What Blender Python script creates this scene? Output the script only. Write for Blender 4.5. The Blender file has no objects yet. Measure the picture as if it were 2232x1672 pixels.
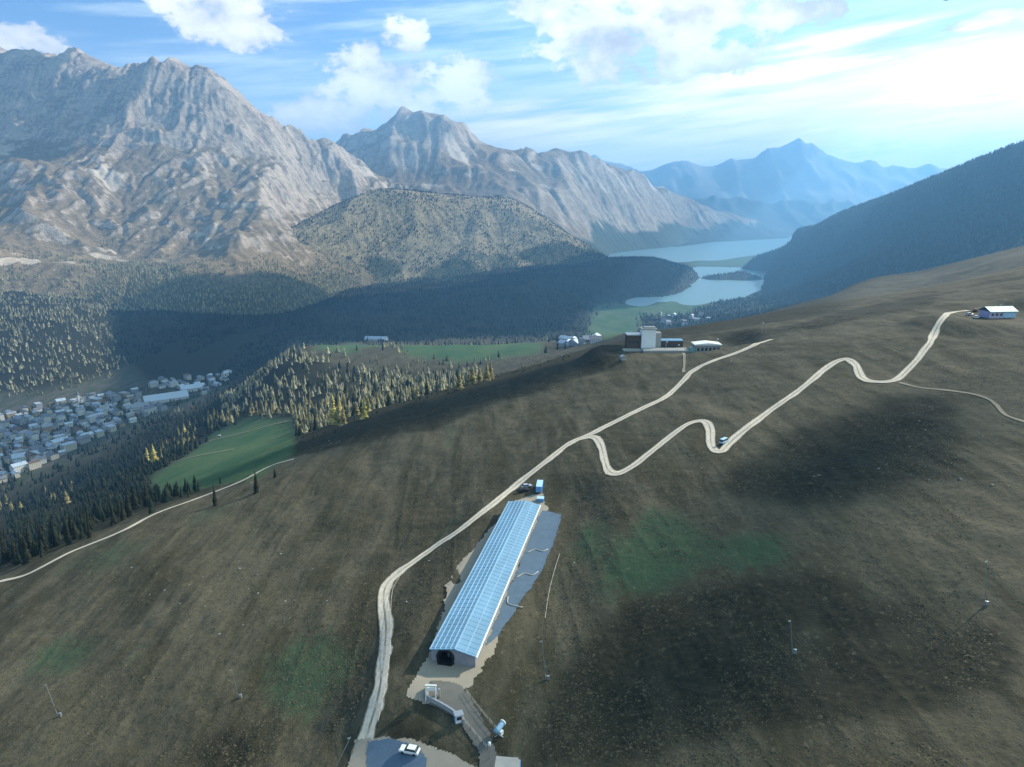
import bpy, math, random
import numpy as np

R = math.radians
C = bpy.context
SC = C.scene
COL = SC.collection

# ------------------------------------------------------------------ camera
CAMZ = 560.0
PITCH = R(14.5)
FOC = 1487.0                       # focal length in photograph pixels (2232 wide)
cam = bpy.data.objects.new('camera', bpy.data.cameras.new('camera'))
COL.objects.link(cam)
cam.location = (0, 0, CAMZ)
cam.rotation_euler = (math.pi / 2 - PITCH, 0, 0)
cam.data.sensor_width = 36.0
cam.data.lens = 36.0 * FOC / 2232.0
cam.data.clip_start = 1.0
cam.data.clip_end = 90000.0
SC.camera = cam

# ------------------------------------------------------------------ sun, sky, exposure
SUN_AZ = R(56.0)                   # to the right of the view direction (+Y)
SUN_EL = R(31.0)
sun = bpy.data.objects.new('sun', bpy.data.lights.new('sun', 'SUN'))
COL.objects.link(sun)
sun.data.energy = 5.0
sun.data.angle = R(0.53)
sun.data.color = (1.0, 0.92, 0.78)
sun.rotation_euler = (math.pi / 2 - SUN_EL, 0, -SUN_AZ + math.pi)
SC.view_settings.view_transform = 'Standard'
SC.view_settings.look = 'None'
SC.view_settings.exposure = 0.80
SC.view_settings.gamma = 1.0
SC.view_settings.use_curve_mapping = False


def pix_dir(px, py):
    u = (px - 1116.0) / FOC
    v = (py - 836.0) / FOC
    cp, sp = math.cos(PITCH), math.sin(PITCH)
    return u, cp - v * sp, -sp - v * cp


def az_el(px, py):
    d = pix_dir(px, py)
    return math.degrees(math.atan2(d[0], d[1])), math.degrees(math.atan2(d[2], math.hypot(d[0], d[1])))


def build_world():
    w = bpy.data.worlds.new('World')
    SC.world = w
    w.use_nodes = True
    nt = w.node_tree
    nt.nodes.clear()
    N = nt.nodes
    L = nt.links.new

    def val(x):
        n = N.new('ShaderNodeValue'); n.outputs[0].default_value = x; return n.outputs[0]

    def m(op, a, b=None, c=None, clamp=False):
        n = N.new('ShaderNodeMath'); n.operation = op; n.use_clamp = clamp
        for i, q in enumerate((a, b, c)):
            if q is None: continue
            if isinstance(q, (int, float)): n.inputs[i].default_value = q
            else: L(q, n.inputs[i])
        return n.outputs[0]

    def mix(f, a, b):
        n = N.new('ShaderNodeMix'); n.data_type = 'RGBA'
        for i, q in ((0, f), (6, a), (7, b)):
            if isinstance(q, (int, float)): n.inputs[i].default_value = q
            elif isinstance(q, tuple): n.inputs[i].default_value = (*q, 1)
            else: L(q, n.inputs[i])
        return n.outputs[2]

    def ramp(x, lo, hi):
        n = N.new('ShaderNodeMapRange'); n.interpolation_type = 'SMOOTHSTEP'
        L(x, n.inputs[0]); n.inputs[1].default_value = lo; n.inputs[2].default_value = hi
        return n.outputs[0]

    sky = N.new('ShaderNodeTexSky')
    sky.sky_type = 'NISHITA'
    sky.sun_disc = False
    sky.sun_elevation = SUN_EL
    sky.sun_rotation = SUN_AZ
    sky.altitude = 2300
    sky.air_density = 1.0
    sky.dust_density = 0.6
    sky.ozone_density = 1.0
    tc = N.new('ShaderNodeTexCoord')
    sep = N.new('ShaderNodeSeparateXYZ'); L(tc.outputs['Generated'], sep.inputs[0])
    x, y, z = sep.outputs
    az = m('MULTIPLY', m('ARCTAN2', x, y), 180 / math.pi)
    el = m('MULTIPLY', m('ARCSINE', z), 180 / math.pi)

    def noise(scx, scy, detail, rough, off=0.0, skew=0.0):
        cmb = N.new('ShaderNodeCombineXYZ')
        e2 = m('ADD', el, m('MULTIPLY', az, skew))
        L(m('MULTIPLY', az, scx), cmb.inputs[0]); L(m('MULTIPLY', e2, scy), cmb.inputs[1]); cmb.inputs[2].default_value = off
        n = N.new('ShaderNodeTexNoise'); n.inputs['Scale'].default_value = 1.0
        n.inputs['Detail'].default_value = detail; n.inputs['Roughness'].default_value = rough
        L(cmb.outputs[0], n.inputs['Vector'])
        return n.outputs[0]

    def blob(a0, e0, ra, re, tilt=0.0):
        da = m('SUBTRACT', az, a0); de = m('SUBTRACT', el, e0)
        if tilt:
            de = m('SUBTRACT', de, m('MULTIPLY', da, tilt))
        q = m('ADD', m('POWER', m('DIVIDE', m('ABSOLUTE', da), ra), 2), m('POWER', m('DIVIDE', m('ABSOLUTE', de), re), 2))
        return m('SUBTRACT', 1.0, q)

    def field(lst):
        acc = None
        for (px, py, wx, wy, t) in lst:
            a0, e0 = az_el(px, py)
            k = 180 / math.pi / FOC
            b = blob(a0, e0, wx * k * 0.95, wy * k * 0.95, t)
            b = m('MAXIMUM', b, -2.0)
            acc = b if acc is None else m('MAXIMUM', acc, b)
        return acc

    puffs = [(500, 40, 110, 70, 0), (470, -5, 160, 40, 0), (885, 75, 55, 42, 0), (790, 135, 50, 45, 0),
             (860, 195, 190, 75, 0), (990, 185, 110, 75, 0), (720, 260, 110, 50, 0), (640, 245, 40, 25, 0),
             (30, 90, 95, 32, 0), (1340, 60, 210, 110, 0), (1500, 120, 170, 70, 0), (1190, 20, 90, 36, 0), (1270, 5, 160, 40, 0),
             (1730, 30, 120, 32, 0), (2170, 45, 80, 18, 0.05), (1540, 20, 120, 60, 0), (900, 245, 130, 30, 0)]
    sheet = [(2150, 240, 520, 130, 0.06), (1650, 270, 420, 85, 0.04), (1950, 170, 420, 42, 0.12), (1600, 180, 380, 30, 0.10),
             (1250, 290, 330, 55, 0.0), (1500, 330, 420, 55, 0), (1750, 100, 250, 20, 0.1), (2300, 300, 420, 110, 0), (2250, 120, 260, 20, 0.1), (1800, 300, 520, 42, 0.02), (1450, 305, 300, 26, 0), (2080, 330, 300, 30, 0.03), (1950, 215, 460, 34, 0.09)]
    nz = noise(0.42, 0.62, 7.0, 0.62, 1.3)
    nz_low = noise(0.16, 0.28, 3.0, 0.5, 7.1)
    st = noise(0.10, 1.05, 6.0, 0.6, 4.4, skew=-0.10)
    pf = field(puffs)
    d1 = m('ADD', pf, m('MULTIPLY', m('SUBTRACT', nz, 0.52), 4.2))
    a1 = ramp(d1, 0.0, 0.62)
    sf = field(sheet)
    d2 = m('ADD', sf, m('MULTIPLY', m('SUBTRACT', st, 0.5), 3.6))
    a2 = m('MULTIPLY', ramp(d2, -0.55, 0.75), 0.96)
    # thin wisps spread over the rest of the sky, thicker towards the sun side
    veil = m('MULTIPLY', ramp(m('ADD', st, m('MULTIPLY', az, 0.0042)), 0.28, 0.76), 0.66)
    nz2 = noise(0.42, 0.62, 7.0, 0.62, 1.3, skew=0.0)
    # cloud brightness: tops bright, bases a soft grey
    lit = ramp(m('ADD', m('MULTIPLY', d1, 0.30), m('MULTIPLY', nz_low, 1.5)), 0.55, 1.25)
    ccol = mix(lit, (4.9, 5.1, 5.4), (9.3, 9.2, 9.0))
    scol = mix(ramp(d2, 0.0, 1.4), (8.0, 8.3, 8.2), (14.5, 13.2, 12.2))
    skyc = N.new('ShaderNodeMix'); skyc.data_type = 'RGBA'; skyc.blend_type = 'MULTIPLY'
    skyc.inputs[0].default_value = 1.0
    L(sky.outputs[0], skyc.inputs[6]); skyc.inputs[7].default_value = (SKYTINT[0], SKYTINT[1], SKYTINT[2], 1)
    c = mix(veil, skyc.outputs[2], (8.0, 9.1, 8.9))
    c = mix(m('MULTIPLY', ramp(az, -6.0, 24.0), 0.42), c, (5.6, 9.3, 8.6))
    c = mix(a2, c, scol)
    c = mix(a1, c, ccol)
    gl = m('ADD', m('POWER', m('DIVIDE', m('SUBTRACT', az, 39.0), 18.0), 2), m('POWER', m('DIVIDE', m('SUBTRACT', el, 5.2), 5.4), 2))
    c = mix(m('MULTIPLY', ramp(m('ADD', gl, m('MULTIPLY', m('SUBTRACT', st, 0.5), 5.5)), 1.0, 0.1), m('MULTIPLY', ramp(m('ADD', st, m('MULTIPLY', nz, 0.5)), 0.45, 0.72), 0.97)), c, (18.0, 15.8, 14.0))
    c = mix(m('MULTIPLY', ramp(el, 13.0, 2.0), 0.45), c, (7.6, 8.9, 9.6))
    up = ramp(el, -3.0, 0.5)
    c = mix(up, (2.5, 3.2, 4.0), c)
    bg = N.new('ShaderNodeBackground')
    L(c, bg.inputs[0]); bg.inputs[1].default_value = 0.10
    out = N.new('ShaderNodeOutputWorld'); L(bg.outputs[0], out.inputs[0])


SKYTINT = (.80, 1.0, 1.18)
build_world()


# ------------------------------------------------------------------ helpers: names, meshes
def tag(o, label=None, cat=None, group=None, kind=None):
    if label: o['label'] = label
    if cat: o['category'] = cat
    if group: o['group'] = group
    if kind: o['kind'] = kind
    return o


def np_mesh(name, V, F, mats=None, smooth=False, parent=None, attrs=None, midx=None):
    """V (n,3) array, F (m,k) array of equal-length faces -> linked object"""
    V = np.asarray(V, dtype=np.float32); F = np.asarray(F, dtype=np.int32)
    me = bpy.data.meshes.new(name)
    me.vertices.add(len(V)); me.vertices.foreach_set('co', V.ravel())
    k = F.shape[1]
    me.loops.add(F.size); me.loops.foreach_set('vertex_index', F.ravel())
    me.polygons.add(len(F))
    me.polygons.foreach_set('loop_start', np.arange(0, F.size, k, dtype=np.int32))
    me.polygons.foreach_set('loop_total', np.full(len(F), k, dtype=np.int32))
    if smooth: me.polygons.foreach_set('use_smooth', np.ones(len(F), dtype=bool))
    for mt in (mats or []): me.materials.append(mt)
    if midx is not None: me.polygons.foreach_set('material_index', np.asarray(midx, dtype=np.int32))
    me.update(calc_edges=True)
    for nm, A in (attrs or {}).items():
        A = np.asarray(A, dtype=np.float32)
        if A.ndim == 2:
            a = me.color_attributes.new(nm, 'FLOAT_COLOR', 'POINT')
            if A.shape[1] == 3: A = np.concatenate([A, np.ones((len(A), 1), np.float32)], 1)
            a.data.foreach_set('color', A.ravel())
        else:
            a = me.attributes.new(nm, 'FLOAT', 'POINT'); a.data.foreach_set('value', A)
    o = bpy.data.objects.new(name, me); COL.objects.link(o)
    if parent: o.parent = parent
    return o


def grid_faces(nr, nc):
    i = np.arange(nr - 1)[:, None] * nc + np.arange(nc - 1)[None, :]
    return np.stack([i, i + 1, i + nc + 1, i + nc], -1).reshape(-1, 4)


# ------------------------------------------------------------------ noise
def _h(ix, iy, s):
    n = (ix * 374761393 + iy * 668265263 + s * 144269504) & 0xffffffff
    n = ((n ^ (n >> 13)) * 1274126177) & 0xffffffff
    n = ((n ^ (n >> 16)) * 668265263) & 0xffffffff
    return ((n ^ (n >> 15)) & 0xffffff) / 16777215.0


def vn(x, y, s=0):
    x = np.asarray(x, float); y = np.asarray(y, float)
    fx = np.floor(x); fy = np.floor(y)
    ix = fx.astype(np.int64); iy = fy.astype(np.int64)
    a = x - fx; b = y - fy
    a = a * a * a * (a * (a * 6 - 15) + 10); b = b * b * b * (b * (b * 6 - 15) + 10)
    n00 = _h(ix, iy, s); n10 = _h(ix + 1, iy, s); n01 = _h(ix, iy + 1, s); n11 = _h(ix + 1, iy + 1, s)
    return (n00 * (1 - a) + n10 * a) * (1 - b) + (n01 * (1 - a) + n11 * a) * b


def fbm(x, y, oct=5, s=0, gain=0.5):
    t = 0; a = 1; tot = 0
    for i in range(oct):
        c, sn = math.cos(0.6 * i + .3), math.sin(0.6 * i + .3)
        t = t + a * vn((x * c - y * sn) * 2 ** i, (x * sn + y * c) * 2 ** i, s + i * 17); tot += a; a *= gain
    return t / tot


def ridged(x, y, oct=5, s=0, gain=0.5):
    t = 0; a = 1; tot = 0; w = 1
    for i in range(oct):
        c, sn = math.cos(0.7 * i), math.sin(0.7 * i)
        n = 1 - np.abs(2 * vn((x * c - y * sn) * 2 ** i, (x * sn + y * c) * 2 ** i, s + i * 31) - 1)
        n = n * n * w; w = np.clip(n * 1.6, 0, 1)
        t = t + a * n; tot += a; a *= gain
    return t / tot


def sstep(x, a, b):
    t = np.clip((x - a) / (b - a), 0, 1); return t * t * (3 - 2 * t)


# ------------------------------------------------------------------ pixels of the survey photograph -> points on the land
def at_z(px, py, z):
    d = pix_dir(px, py); t = (z - CAMZ) / d[2]
    return d[0] * t, d[1] * t, z


def at_y(px, py, y):
    d = pix_dir(px, py); t = y / d[1]
    return d[0] * t, y, CAMZ + d[2] * t


def plane_pt(px, py):
    d = pix_dir(px, py)
    # hillside plane z = 450 + .2 x
    t = (450.0 - CAMZ) / (d[2] - 0.2 * d[0])
    return d[0] * t, d[1] * t, CAMZ + d[2] * t


def tps_fit(P, z, lam=1e-4):
    n = len(P)
    D = np.linalg.norm(P[:, None] - P[None], axis=2)
    K = np.where(D > 0, D * D * np.log(D + 1e-12), 0) + lam * np.eye(n)
    Q = np.concatenate([np.ones((n, 1)), P], 1)
    A = np.block([[K, Q], [Q.T, np.zeros((3, 3))]])
    return P, np.linalg.solve(A, np.concatenate([z, np.zeros(3)]))


def tps_eval(fit, X):
    P, w = fit
    out = np.empty(len(X))
    for i in range(0, len(X), 20000):
        x = X[i:i + 20000]
        D2 = ((x[:, None] - P[None]) ** 2).sum(2)
        out[i:i + 20000] = (0.5 * D2 * np.log(D2 + 1e-20)) @ w[:-3] + w[-3] + x @ w[-2:]
    return out
# ------------------------------------------------------------------ the ground: near hillside, wooded slopes, valley floor
CREST = [(-300, 1395), (0, 1268), (170, 1200), (330, 1130), (480, 1065), (640, 1000), (830, 900), (1000, 852), (1180, 800), (1340, 752),
         (1500, 735), (1700, 716), (1850, 680), (2000, 655), (2232, 600), (2500, 560)]


def crest_y(px):
    return float(np.interp(px, [c[0] for c in CREST], [c[1] for c in CREST]))


ctrl = []
for px in range(-300, 2560, 140):
    cy = crest_y(px)
    for f in (0.02, 0.10, 0.22, 0.4, 0.65, 1.0):
        ctrl.append(plane_pt(px, cy + f * (1800 - cy)))
for th in range(-60, 61, 12):
    for r in (20, 60):
        x, y = r * math.sin(R(th)), r * math.cos(R(th)); ctrl.append((x, y, 450 + .2 * x))
ZC = [  # px, py, height of the land there
    (-250, 1270, 260), (-250, 1160, 60), (-250, 1080, 10), (-250, 930, 4), (-250, 800, 8),
    (0, 1160, 207), (0, 1215, 310), (0, 1060, 15), (0, 980, 4), (0, 900, 3), (0, 850, 20), (0, 760, 85), (0, 695, 132), (-250, 690, 140),
    (170, 1110, 230), (170, 1020, 40), (170, 940, 4), (170, 870, 4), (150, 700, 122), (150, 770, 62),
    (330, 1060, 300), (330, 1000, 215), (330, 930, 40), (330, 900, 4), (330, 840, 4), (250, 760, 40), (310, 830, 6),
    (480, 1010, 330), (480, 960, 265), (480, 905, 120), (470, 860, 20), (470, 830, 4), (420, 760, 4),
    (640, 950, 345), (640, 900, 262), (610, 850, 225), (620, 790, 225), (640, 765, 215),
    (760, 900, 330), (760, 850, 285), (740, 790, 245), (720, 752, 228),
    (830, 870, 318), (860, 800, 258), (860, 750, 232), (1000, 838, 328), (1000, 790, 262), (1000, 750, 236),
    (1180, 790, 350), (1180, 770, 295), (1150, 748, 240), (1290, 748, 330), (1290, 735, 200),
    (640, 735, 10), (860, 735, 40), (1000, 738, 60), (1150, 735, 60), (1290, 715, 45),
    (640, 690, 6), (640, 648, 30), (900, 690, 25), (900, 643, 60), (1100, 690, 50), (1100, 620, 110), (1200, 650, 80), (1200, 606, 130),
    (1340, 592, 135), (1380, 586, 140), (1440, 580, 145), (1485, 600, 80), (1400, 625, 40), (1330, 640, 30),
    (1300, 690, 26), (1300, 658, 16), (1440, 684, 26), (1440, 666, 12), (1360, 668, 14), (1560, 662, 8), (1400, 700, 34), (1520, 700, 60),
    (1380, 652, -3), (1500, 648, -4), (1600, 645, -4), (1560, 615, -4), (1640, 605, -4), (1600, 590, -4), (1680, 594, -3),
    (1560, 578, 4), (1640, 580, 4), (1380, 560, -4), (1500, 550, -4), (1600, 540, -4), (1700, 515, -4), (1440, 568, -2), (1340, 562, 2),
    (1600, 700, 150), (1600, 715, 230), (1750, 660, 210), (1750, 690, 300), (1900, 610, 420), (1950, 630, 440), (2000, 600, 440),
    (2100, 572, 468), (2232, 546, 492), (2232, 570, 492), (2100, 600, 462), (2400, 520, 520),
]
for c in ZC: ctrl.append(at_z(*c))
for th in range(-56, 57, 8):
    for r in (7000, 12000, 20000, 34000):
        ctrl.append((r * math.sin(R(th)), r * math.cos(R(th)), 6.0))
ctrl = np.array(ctrl)
# crest side of the far right: let the land fall behind the knoll
th_c = np.arctan2(ctrl[:, 0], ctrl[:, 1]); lr_c = np.log(np.hypot(ctrl[:, 0], ctrl[:, 1]))
GFIT = tps_fit(np.stack([th_c * 3.2, lr_c], 1), ctrl[:, 2], 2e-3)
TH0, TH1, LR0, LR1 = R(-60), R(60), math.log(12.0), math.log(40000.0)
GN_T, GN_R = 260, 420
_t = np.linspace(TH0, TH1, GN_T); _l = np.linspace(LR0, LR1, GN_R)
_T, _L = np.meshgrid(_t, _l)
GBASE = tps_eval(GFIT, np.stack([_T.ravel() * 3.2, _L.ravel()], 1)).reshape(GN_R, GN_T)


def bicubic(G, fi, fj):
    ni, nj = G.shape
    fi = np.clip(fi, 0, ni - 1.001); fj = np.clip(fj, 0, nj - 1.001)
    i = np.floor(fi).astype(int); j = np.floor(fj).astype(int); a = fi - i; b = fj - j

    def wts(t): return (-.5 * t + t * t - .5 * t ** 3, 1 - 2.5 * t * t + 1.5 * t ** 3, .5 * t + 2 * t * t - 1.5 * t ** 3, -.5 * t * t + .5 * t ** 3)
    wa, wb = wts(a), wts(b)
    out = 0
    for p in range(4):
        ii = np.clip(i + p - 1, 0, ni - 1); row = 0
        for q in range(4):
            row = row + wb[q] * G[ii, np.clip(j + q - 1, 0, nj - 1)]
        out = out + wa[p] * row
    return out


def smooth_loop(pts, n=6):
    out = []; k = len(pts)
    for i in range(k):
        p0, p1, p2, p3 = [np.array(pts[(i + q) % k], float) for q in (-1, 0, 1, 2)]
        for t in np.linspace(0, 1, n, endpoint=False):
            out.append(tuple(.5 * (2 * p1 + (p2 - p0) * t + (2 * p0 - 5 * p1 + 4 * p2 - p3) * t * t + (3 * p1 - p0 - 3 * p2 + p3) * t ** 3)))
    return out


LAKES = [smooth_loop([(1335, 562), (1395, 550), (1460, 541), (1530, 531), (1600, 521), (1680, 511), (1730, 506), (1750, 508), (1722, 520), (1712, 534), (1650, 547), (1590, 556), (1540, 562), (1490, 572), (1430, 577), (1370, 575)]),
         smooth_loop([(1500, 584), (1560, 582), (1630, 590), (1690, 593), (1688, 601), (1650, 604), (1640, 620), (1628, 640), (1600, 653), (1540, 656), (1460, 657), (1372, 659), (1380, 650), (1440, 646), (1475, 636), (1495, 622), (1512, 604)])]


LX0, LY0, LC = -200.0, 3600.0, 25.0
_lx, _ly = np.meshgrid(np.arange(LX0, 6600, LC), np.arange(LY0, 15600, LC))
_lm = np.zeros(_lx.shape)


def _inside0(poly, X, Y):
    r = np.zeros(X.shape, bool)
    for i in range(len(poly)):
        (x1, y1), (x2, y2) = poly[i], poly[(i + 1) % len(poly)]
        if y1 != y2: r ^= ((y1 > Y) != (y2 > Y)) & (X < (x2 - x1) * (Y - y1) / (y2 - y1) + x1)
    return r


for q in LAKES: _lm = np.maximum(_lm, _inside0([at_z(px, py, 0)[:2] for px, py in q], _lx, _ly))
_p = np.pad(_lm, 1, 'edge'); LMASK = sum(_p[i:i + _lm.shape[0], j:j + _lm.shape[1]] for i in (0, 1, 2) for j in (0, 1, 2)) / 9.0
ISLES = [(*at_z(1556, 607, 0)[:2], 75.0, 30.0), (*at_z(1603, 606, 0)[:2], 125.0, 42.0), (*at_z(1620, 603, 0)[:2], 80.0, 26.0)]


PADS = []   # levelled places: (x, y, radius_along, radius_across, heading, z)


def ground_z(x, y):
    x = np.asarray(x, float); y = np.asarray(y, float)
    th = np.arctan2(x, y); r = np.maximum(np.hypot(x, y), 12.5); lr = np.log(r)
    z = bicubic(GBASE, (lr - LR0) / (LR1 - LR0) * (GN_R - 1), (th - TH0) / (TH1 - TH0) * (GN_T - 1))
    hill = sstep(z, 12, 60)
    near = 1 - sstep(r, 500, 900)
    z = z + hill * near * (9.0 * (fbm(x / 170 + 3, y / 170, 3, 5) - .5) + 3.2 * (fbm(x / 45 + 1.7 * (y / 160), y / 60, 3, 9) - .5))
    z = z + hill * (1 - near) * (42 * (fbm(x / 420, y / 420, 4, 21) - .5))
    fi, fj = (y - LY0) / LC, (x - LX0) / LC
    lk = np.where((fi > 0) & (fi < LMASK.shape[0] - 1) & (fj > 0) & (fj < LMASK.shape[1] - 1), LMASK[np.clip(fi, 0, LMASK.shape[0] - 1).astype(int), np.clip(fj, 0, LMASK.shape[1] - 1).astype(int)], 0)
    z = z * (1 - lk) + np.minimum(z, -6) * lk
    for (cx, cy, s_, h_) in ISLES:
        z = z + (h_ + 6) * np.exp(-((x - cx) ** 2 + ((y - cy) * .8) ** 2) / s_ ** 2)
    for (cx, cy, ra, rb, hd, pz) in PADS:
        dx, dy = x - cx, y - cy
        a = (dx * math.sin(hd) + dy * math.cos(hd)) / ra; b = (dx * math.cos(hd) - dy * math.sin(hd)) / rb
        q = np.maximum(np.abs(a), np.abs(b))
        k = 1 - sstep(np.hypot(np.maximum(np.abs(a) - 1, 0) * ra, np.maximum(np.abs(b) - 1, 0) * rb), 0.0, 26.0)
        z = z * (1 - k) + pz * k
    return z


def rough_z(x, y):
    r = np.hypot(x, y)
    return (1 - sstep(r, 500, 900)) * (1.1 * (fbm(x / 8, y / 8, 4, 13) - .5) + .30 * (ridged(x / 5.5 + .08 * y / 5.5, y / 42, 3, 15) - .4))


def hits(pts, lift=0.0):
    """first points of the land seen at these photograph pixels"""
    P = np.array(pts, float)
    u = (P[:, 0] - 1116) / FOC; v = (P[:, 1] - 836) / FOC
    cp, sp = math.cos(PITCH), math.sin(PITCH)
    D = np.stack([u, cp - v * sp, -sp - v * cp], 1)
    n = len(P); t = np.full(n, 40.0); lo = t.copy(); done = np.zeros(n, bool)
    for k in range(900):
        z = ground_z(D[:, 0] * t, D[:, 1] * t) + lift
        below = (CAMZ + D[:, 2] * t < z) & ~done
        done |= below
        if done.all() or t[~done].min() > 20000: break
        lo = np.where(done, lo, t); t = np.where(done, t, t * 1.008)
    hi = t.copy()
    for k in range(22):
        mid = .5 * (lo + hi)
        b = CAMZ + D[:, 2] * mid < ground_z(D[:, 0] * mid, D[:, 1] * mid) + lift
        hi = np.where(b, mid, hi); lo = np.where(b, lo, mid)
    X = D * hi[:, None]; X[:, 2] = CAMZ + D[:, 2] * hi
    return X


def hit(px, py): return hits([(px, py)])[0]


# levelled building ground of the station (length along its heading)
ST_A = np.array(plane_pt(986, 1466)); ST_B = np.array(plane_pt(1142, 1106))
ST_HD = math.atan2(ST_B[0] - ST_A[0], ST_B[1] - ST_A[1])
ST_LEN = float(np.hypot(*(ST_B - ST_A)[:2]))
_m = .5 * (ST_A + ST_B)
PADS.append((_m[0] + 3, _m[1], ST_LEN / 2 + 6, 9.0, ST_HD, float(_m[2])))
ST_Z = float(_m[2])
_c = plane_pt(1450, 752)
PADS.append((_c[0], _c[1], 14, 38, 0.0, float(ground_z(_c[0], _c[1]))))
_c2 = plane_pt(2155, 690)
PADS.append((_c2[0], _c2[1], 12, 16, 0.0, float(ground_z(_c2[0], _c2[1]))))


# ------------------------------------------------------------------ node material helpers
class MT:
    def __init__(s, name, rough=0.9, spec=0.25):
        s.m = bpy.data.materials.new(name); s.m.use_nodes = True
        s.nt = s.m.node_tree; s.N = s.nt.nodes; s.L = s.nt.links.new
        s.b = s.N['Principled BSDF']; s.b.inputs['Roughness'].default_value = rough
        s.b.inputs['Specular IOR Level'].default_value = spec
        s.tc = s.N.new('ShaderNodeTexCoord')

    def put(s, sock, q):
        if isinstance(q, (int, float)): sock.default_value = q
        elif isinstance(q, tuple): sock.default_value = (*q, 1) if len(sock.default_value) == 4 and len(q) == 3 else q
        else: s.L(q, sock)

    def math(s, op, a, b=0.0, clamp=False):
        n = s.N.new('ShaderNodeMath'); n.operation = op; n.use_clamp = clamp
        s.put(n.inputs[0], a); s.put(n.inputs[1], b); return n.outputs[0]

    def mix(s, f, a, b, mode='MIX'):
        n = s.N.new('ShaderNodeMix'); n.data_type = 'RGBA'; n.blend_type = mode
        s.put(n.inputs[0], f); s.put(n.inputs[6], a); s.put(n.inputs[7], b); return n.outputs[2]

    def noise(s, scale, detail=4, rough=.55, stretch=None, rot=0.0, dist=0.0):
        n = s.N.new('ShaderNodeTexNoise'); n.inputs['Scale'].default_value = scale
        n.inputs['Detail'].default_value = detail; n.inputs['Roughness'].default_value = rough
        n.inputs['Distortion'].default_value = dist
        mp = s.N.new('ShaderNodeMapping'); mp.inputs['Scale'].default_value = stretch or (1, 1, 1)
        mp.inputs['Rotation'].default_value = (0, 0, rot)
        s.L(s.tc.outputs['Object'], mp.inputs[0]); s.L(mp.outputs[0], n.inputs['Vector'])
        return n.outputs[0]

    def ramp(s, x, lo, hi, a=0.0, b=1.0):
        n = s.N.new('ShaderNodeMapRange'); n.interpolation_type = 'SMOOTHSTEP'
        s.put(n.inputs[0], x); n.inputs[1].default_value = lo; n.inputs[2].default_value = hi
        n.inputs[3].default_value = a; n.inputs[4].default_value = b; return n.outputs[0]

    def attr(s, name, col=True):
        n = s.N.new('ShaderNodeAttribute'); n.attribute_name = name
        return n.outputs['Color'] if col else n.outputs['Fac']

    def sep(s, c):
        n = s.N.new('ShaderNodeSeparateColor'); s.put(n.inputs[0], c); return n.outputs

    def island(s):
        return s.N.new('ShaderNodeNewGeometry').outputs['Random Per Island']

    def objrand(s):
        return s.N.new('ShaderNodeObjectInfo').outputs['Random']

    def bump(s, h, strength=.5, dist=.3):
        n = s.N.new('ShaderNodeBump'); n.inputs['Strength'].default_value = strength; n.inputs['Distance'].default_value = dist
        s.L(h, n.inputs['Height']); s.L(n.outputs[0], s.b.inputs['Normal'])

    def col(s, c):
        s.put(s.b.inputs['Base Color'], c); return s


def simple(name, c, rough=.8, var=.15, scale=.6, metallic=0.0, spec=.25):
    m = MT(name, rough, spec)
    n = m.noise(scale, 5, .6)
    lo = tuple(q * (1 - var) for q in c); hi = tuple(min(1, q * (1 + var)) for q in c)
    m.col(m.mix(n, lo, hi)); m.b.inputs['Metallic'].default_value = metallic
    return m.m


# ------------------------------------------------------------------ ground mesh with its land cover
def poly_mask(px_poly):
    return [tuple(p) for p in hits(px_poly)[:, :2]]


def inside(poly, X, Y):
    r = np.zeros(X.shape, bool); n = len(poly)
    for i in range(n):
        x1, y1 = poly[i]; x2, y2 = poly[(i + 1) % n]
        if y1 == y2: continue
        c = ((y1 > Y) != (y2 > Y)) & (X < (x2 - x1) * (Y - y1) / (y2 - y1) + x1)
        r ^= c
    return r


def box_blur(A, n, k=2):
    for _ in range(k):
        for ax in (0, 1):
            P = np.pad(A, [(n, n) if i == ax else (0, 0) for i in (0, 1)], 'edge')
            c = np.cumsum(P, axis=ax)
            c = np.concatenate([np.zeros_like(np.take(c, [0], ax)), c], ax)
            w = 2 * n + 1
            A = (np.take(c, range(w, c.shape[ax]), ax) - np.take(c, range(0, c.shape[ax] - w), ax)) / w
    return A


NT, NR = 860, 900
GT = np.linspace(R(-52), R(52), NT)
GR = np.exp(np.linspace(math.log(25.0), math.log(34000.0), NR))
# more rows where the hillside is close
GR = np.unique(np.concatenate([np.exp(np.linspace(math.log(25.0), math.log(90.0), 40)), np.exp(np.linspace(math.log(90.0), math.log(700.0), 560)),
                               np.exp(np.linspace(math.log(700.0), math.log(34000.0), 330))]).round(4)); NR = len(GR)
TT, RR = np.meshgrid(GT, GR)
GX = RR * np.sin(TT); GY = RR * np.cos(TT)
GZ = ground_z(GX, GY)


def spline(pts, step):
    P = np.array(pts, float)
    P = np.concatenate([2 * P[:1] - P[1:2], P, 2 * P[-1:] - P[-2:-1]])
    out = []
    for i in range(1, len(P) - 2):
        n = max(2, int(np.linalg.norm(P[i + 1] - P[i]) / step))
        t = np.linspace(0, 1, n, endpoint=False)[:, None]
        out.append(.5 * (2 * P[i] + (P[i + 1] - P[i - 1]) * t + (2 * P[i - 1] - 5 * P[i] + 4 * P[i + 1] - P[i + 2]) * t * t + (3 * P[i] - P[i - 1] - 3 * P[i + 1] + P[i + 2]) * t ** 3))
    out.append(P[-2:-1])
    return np.concatenate(out)


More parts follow.
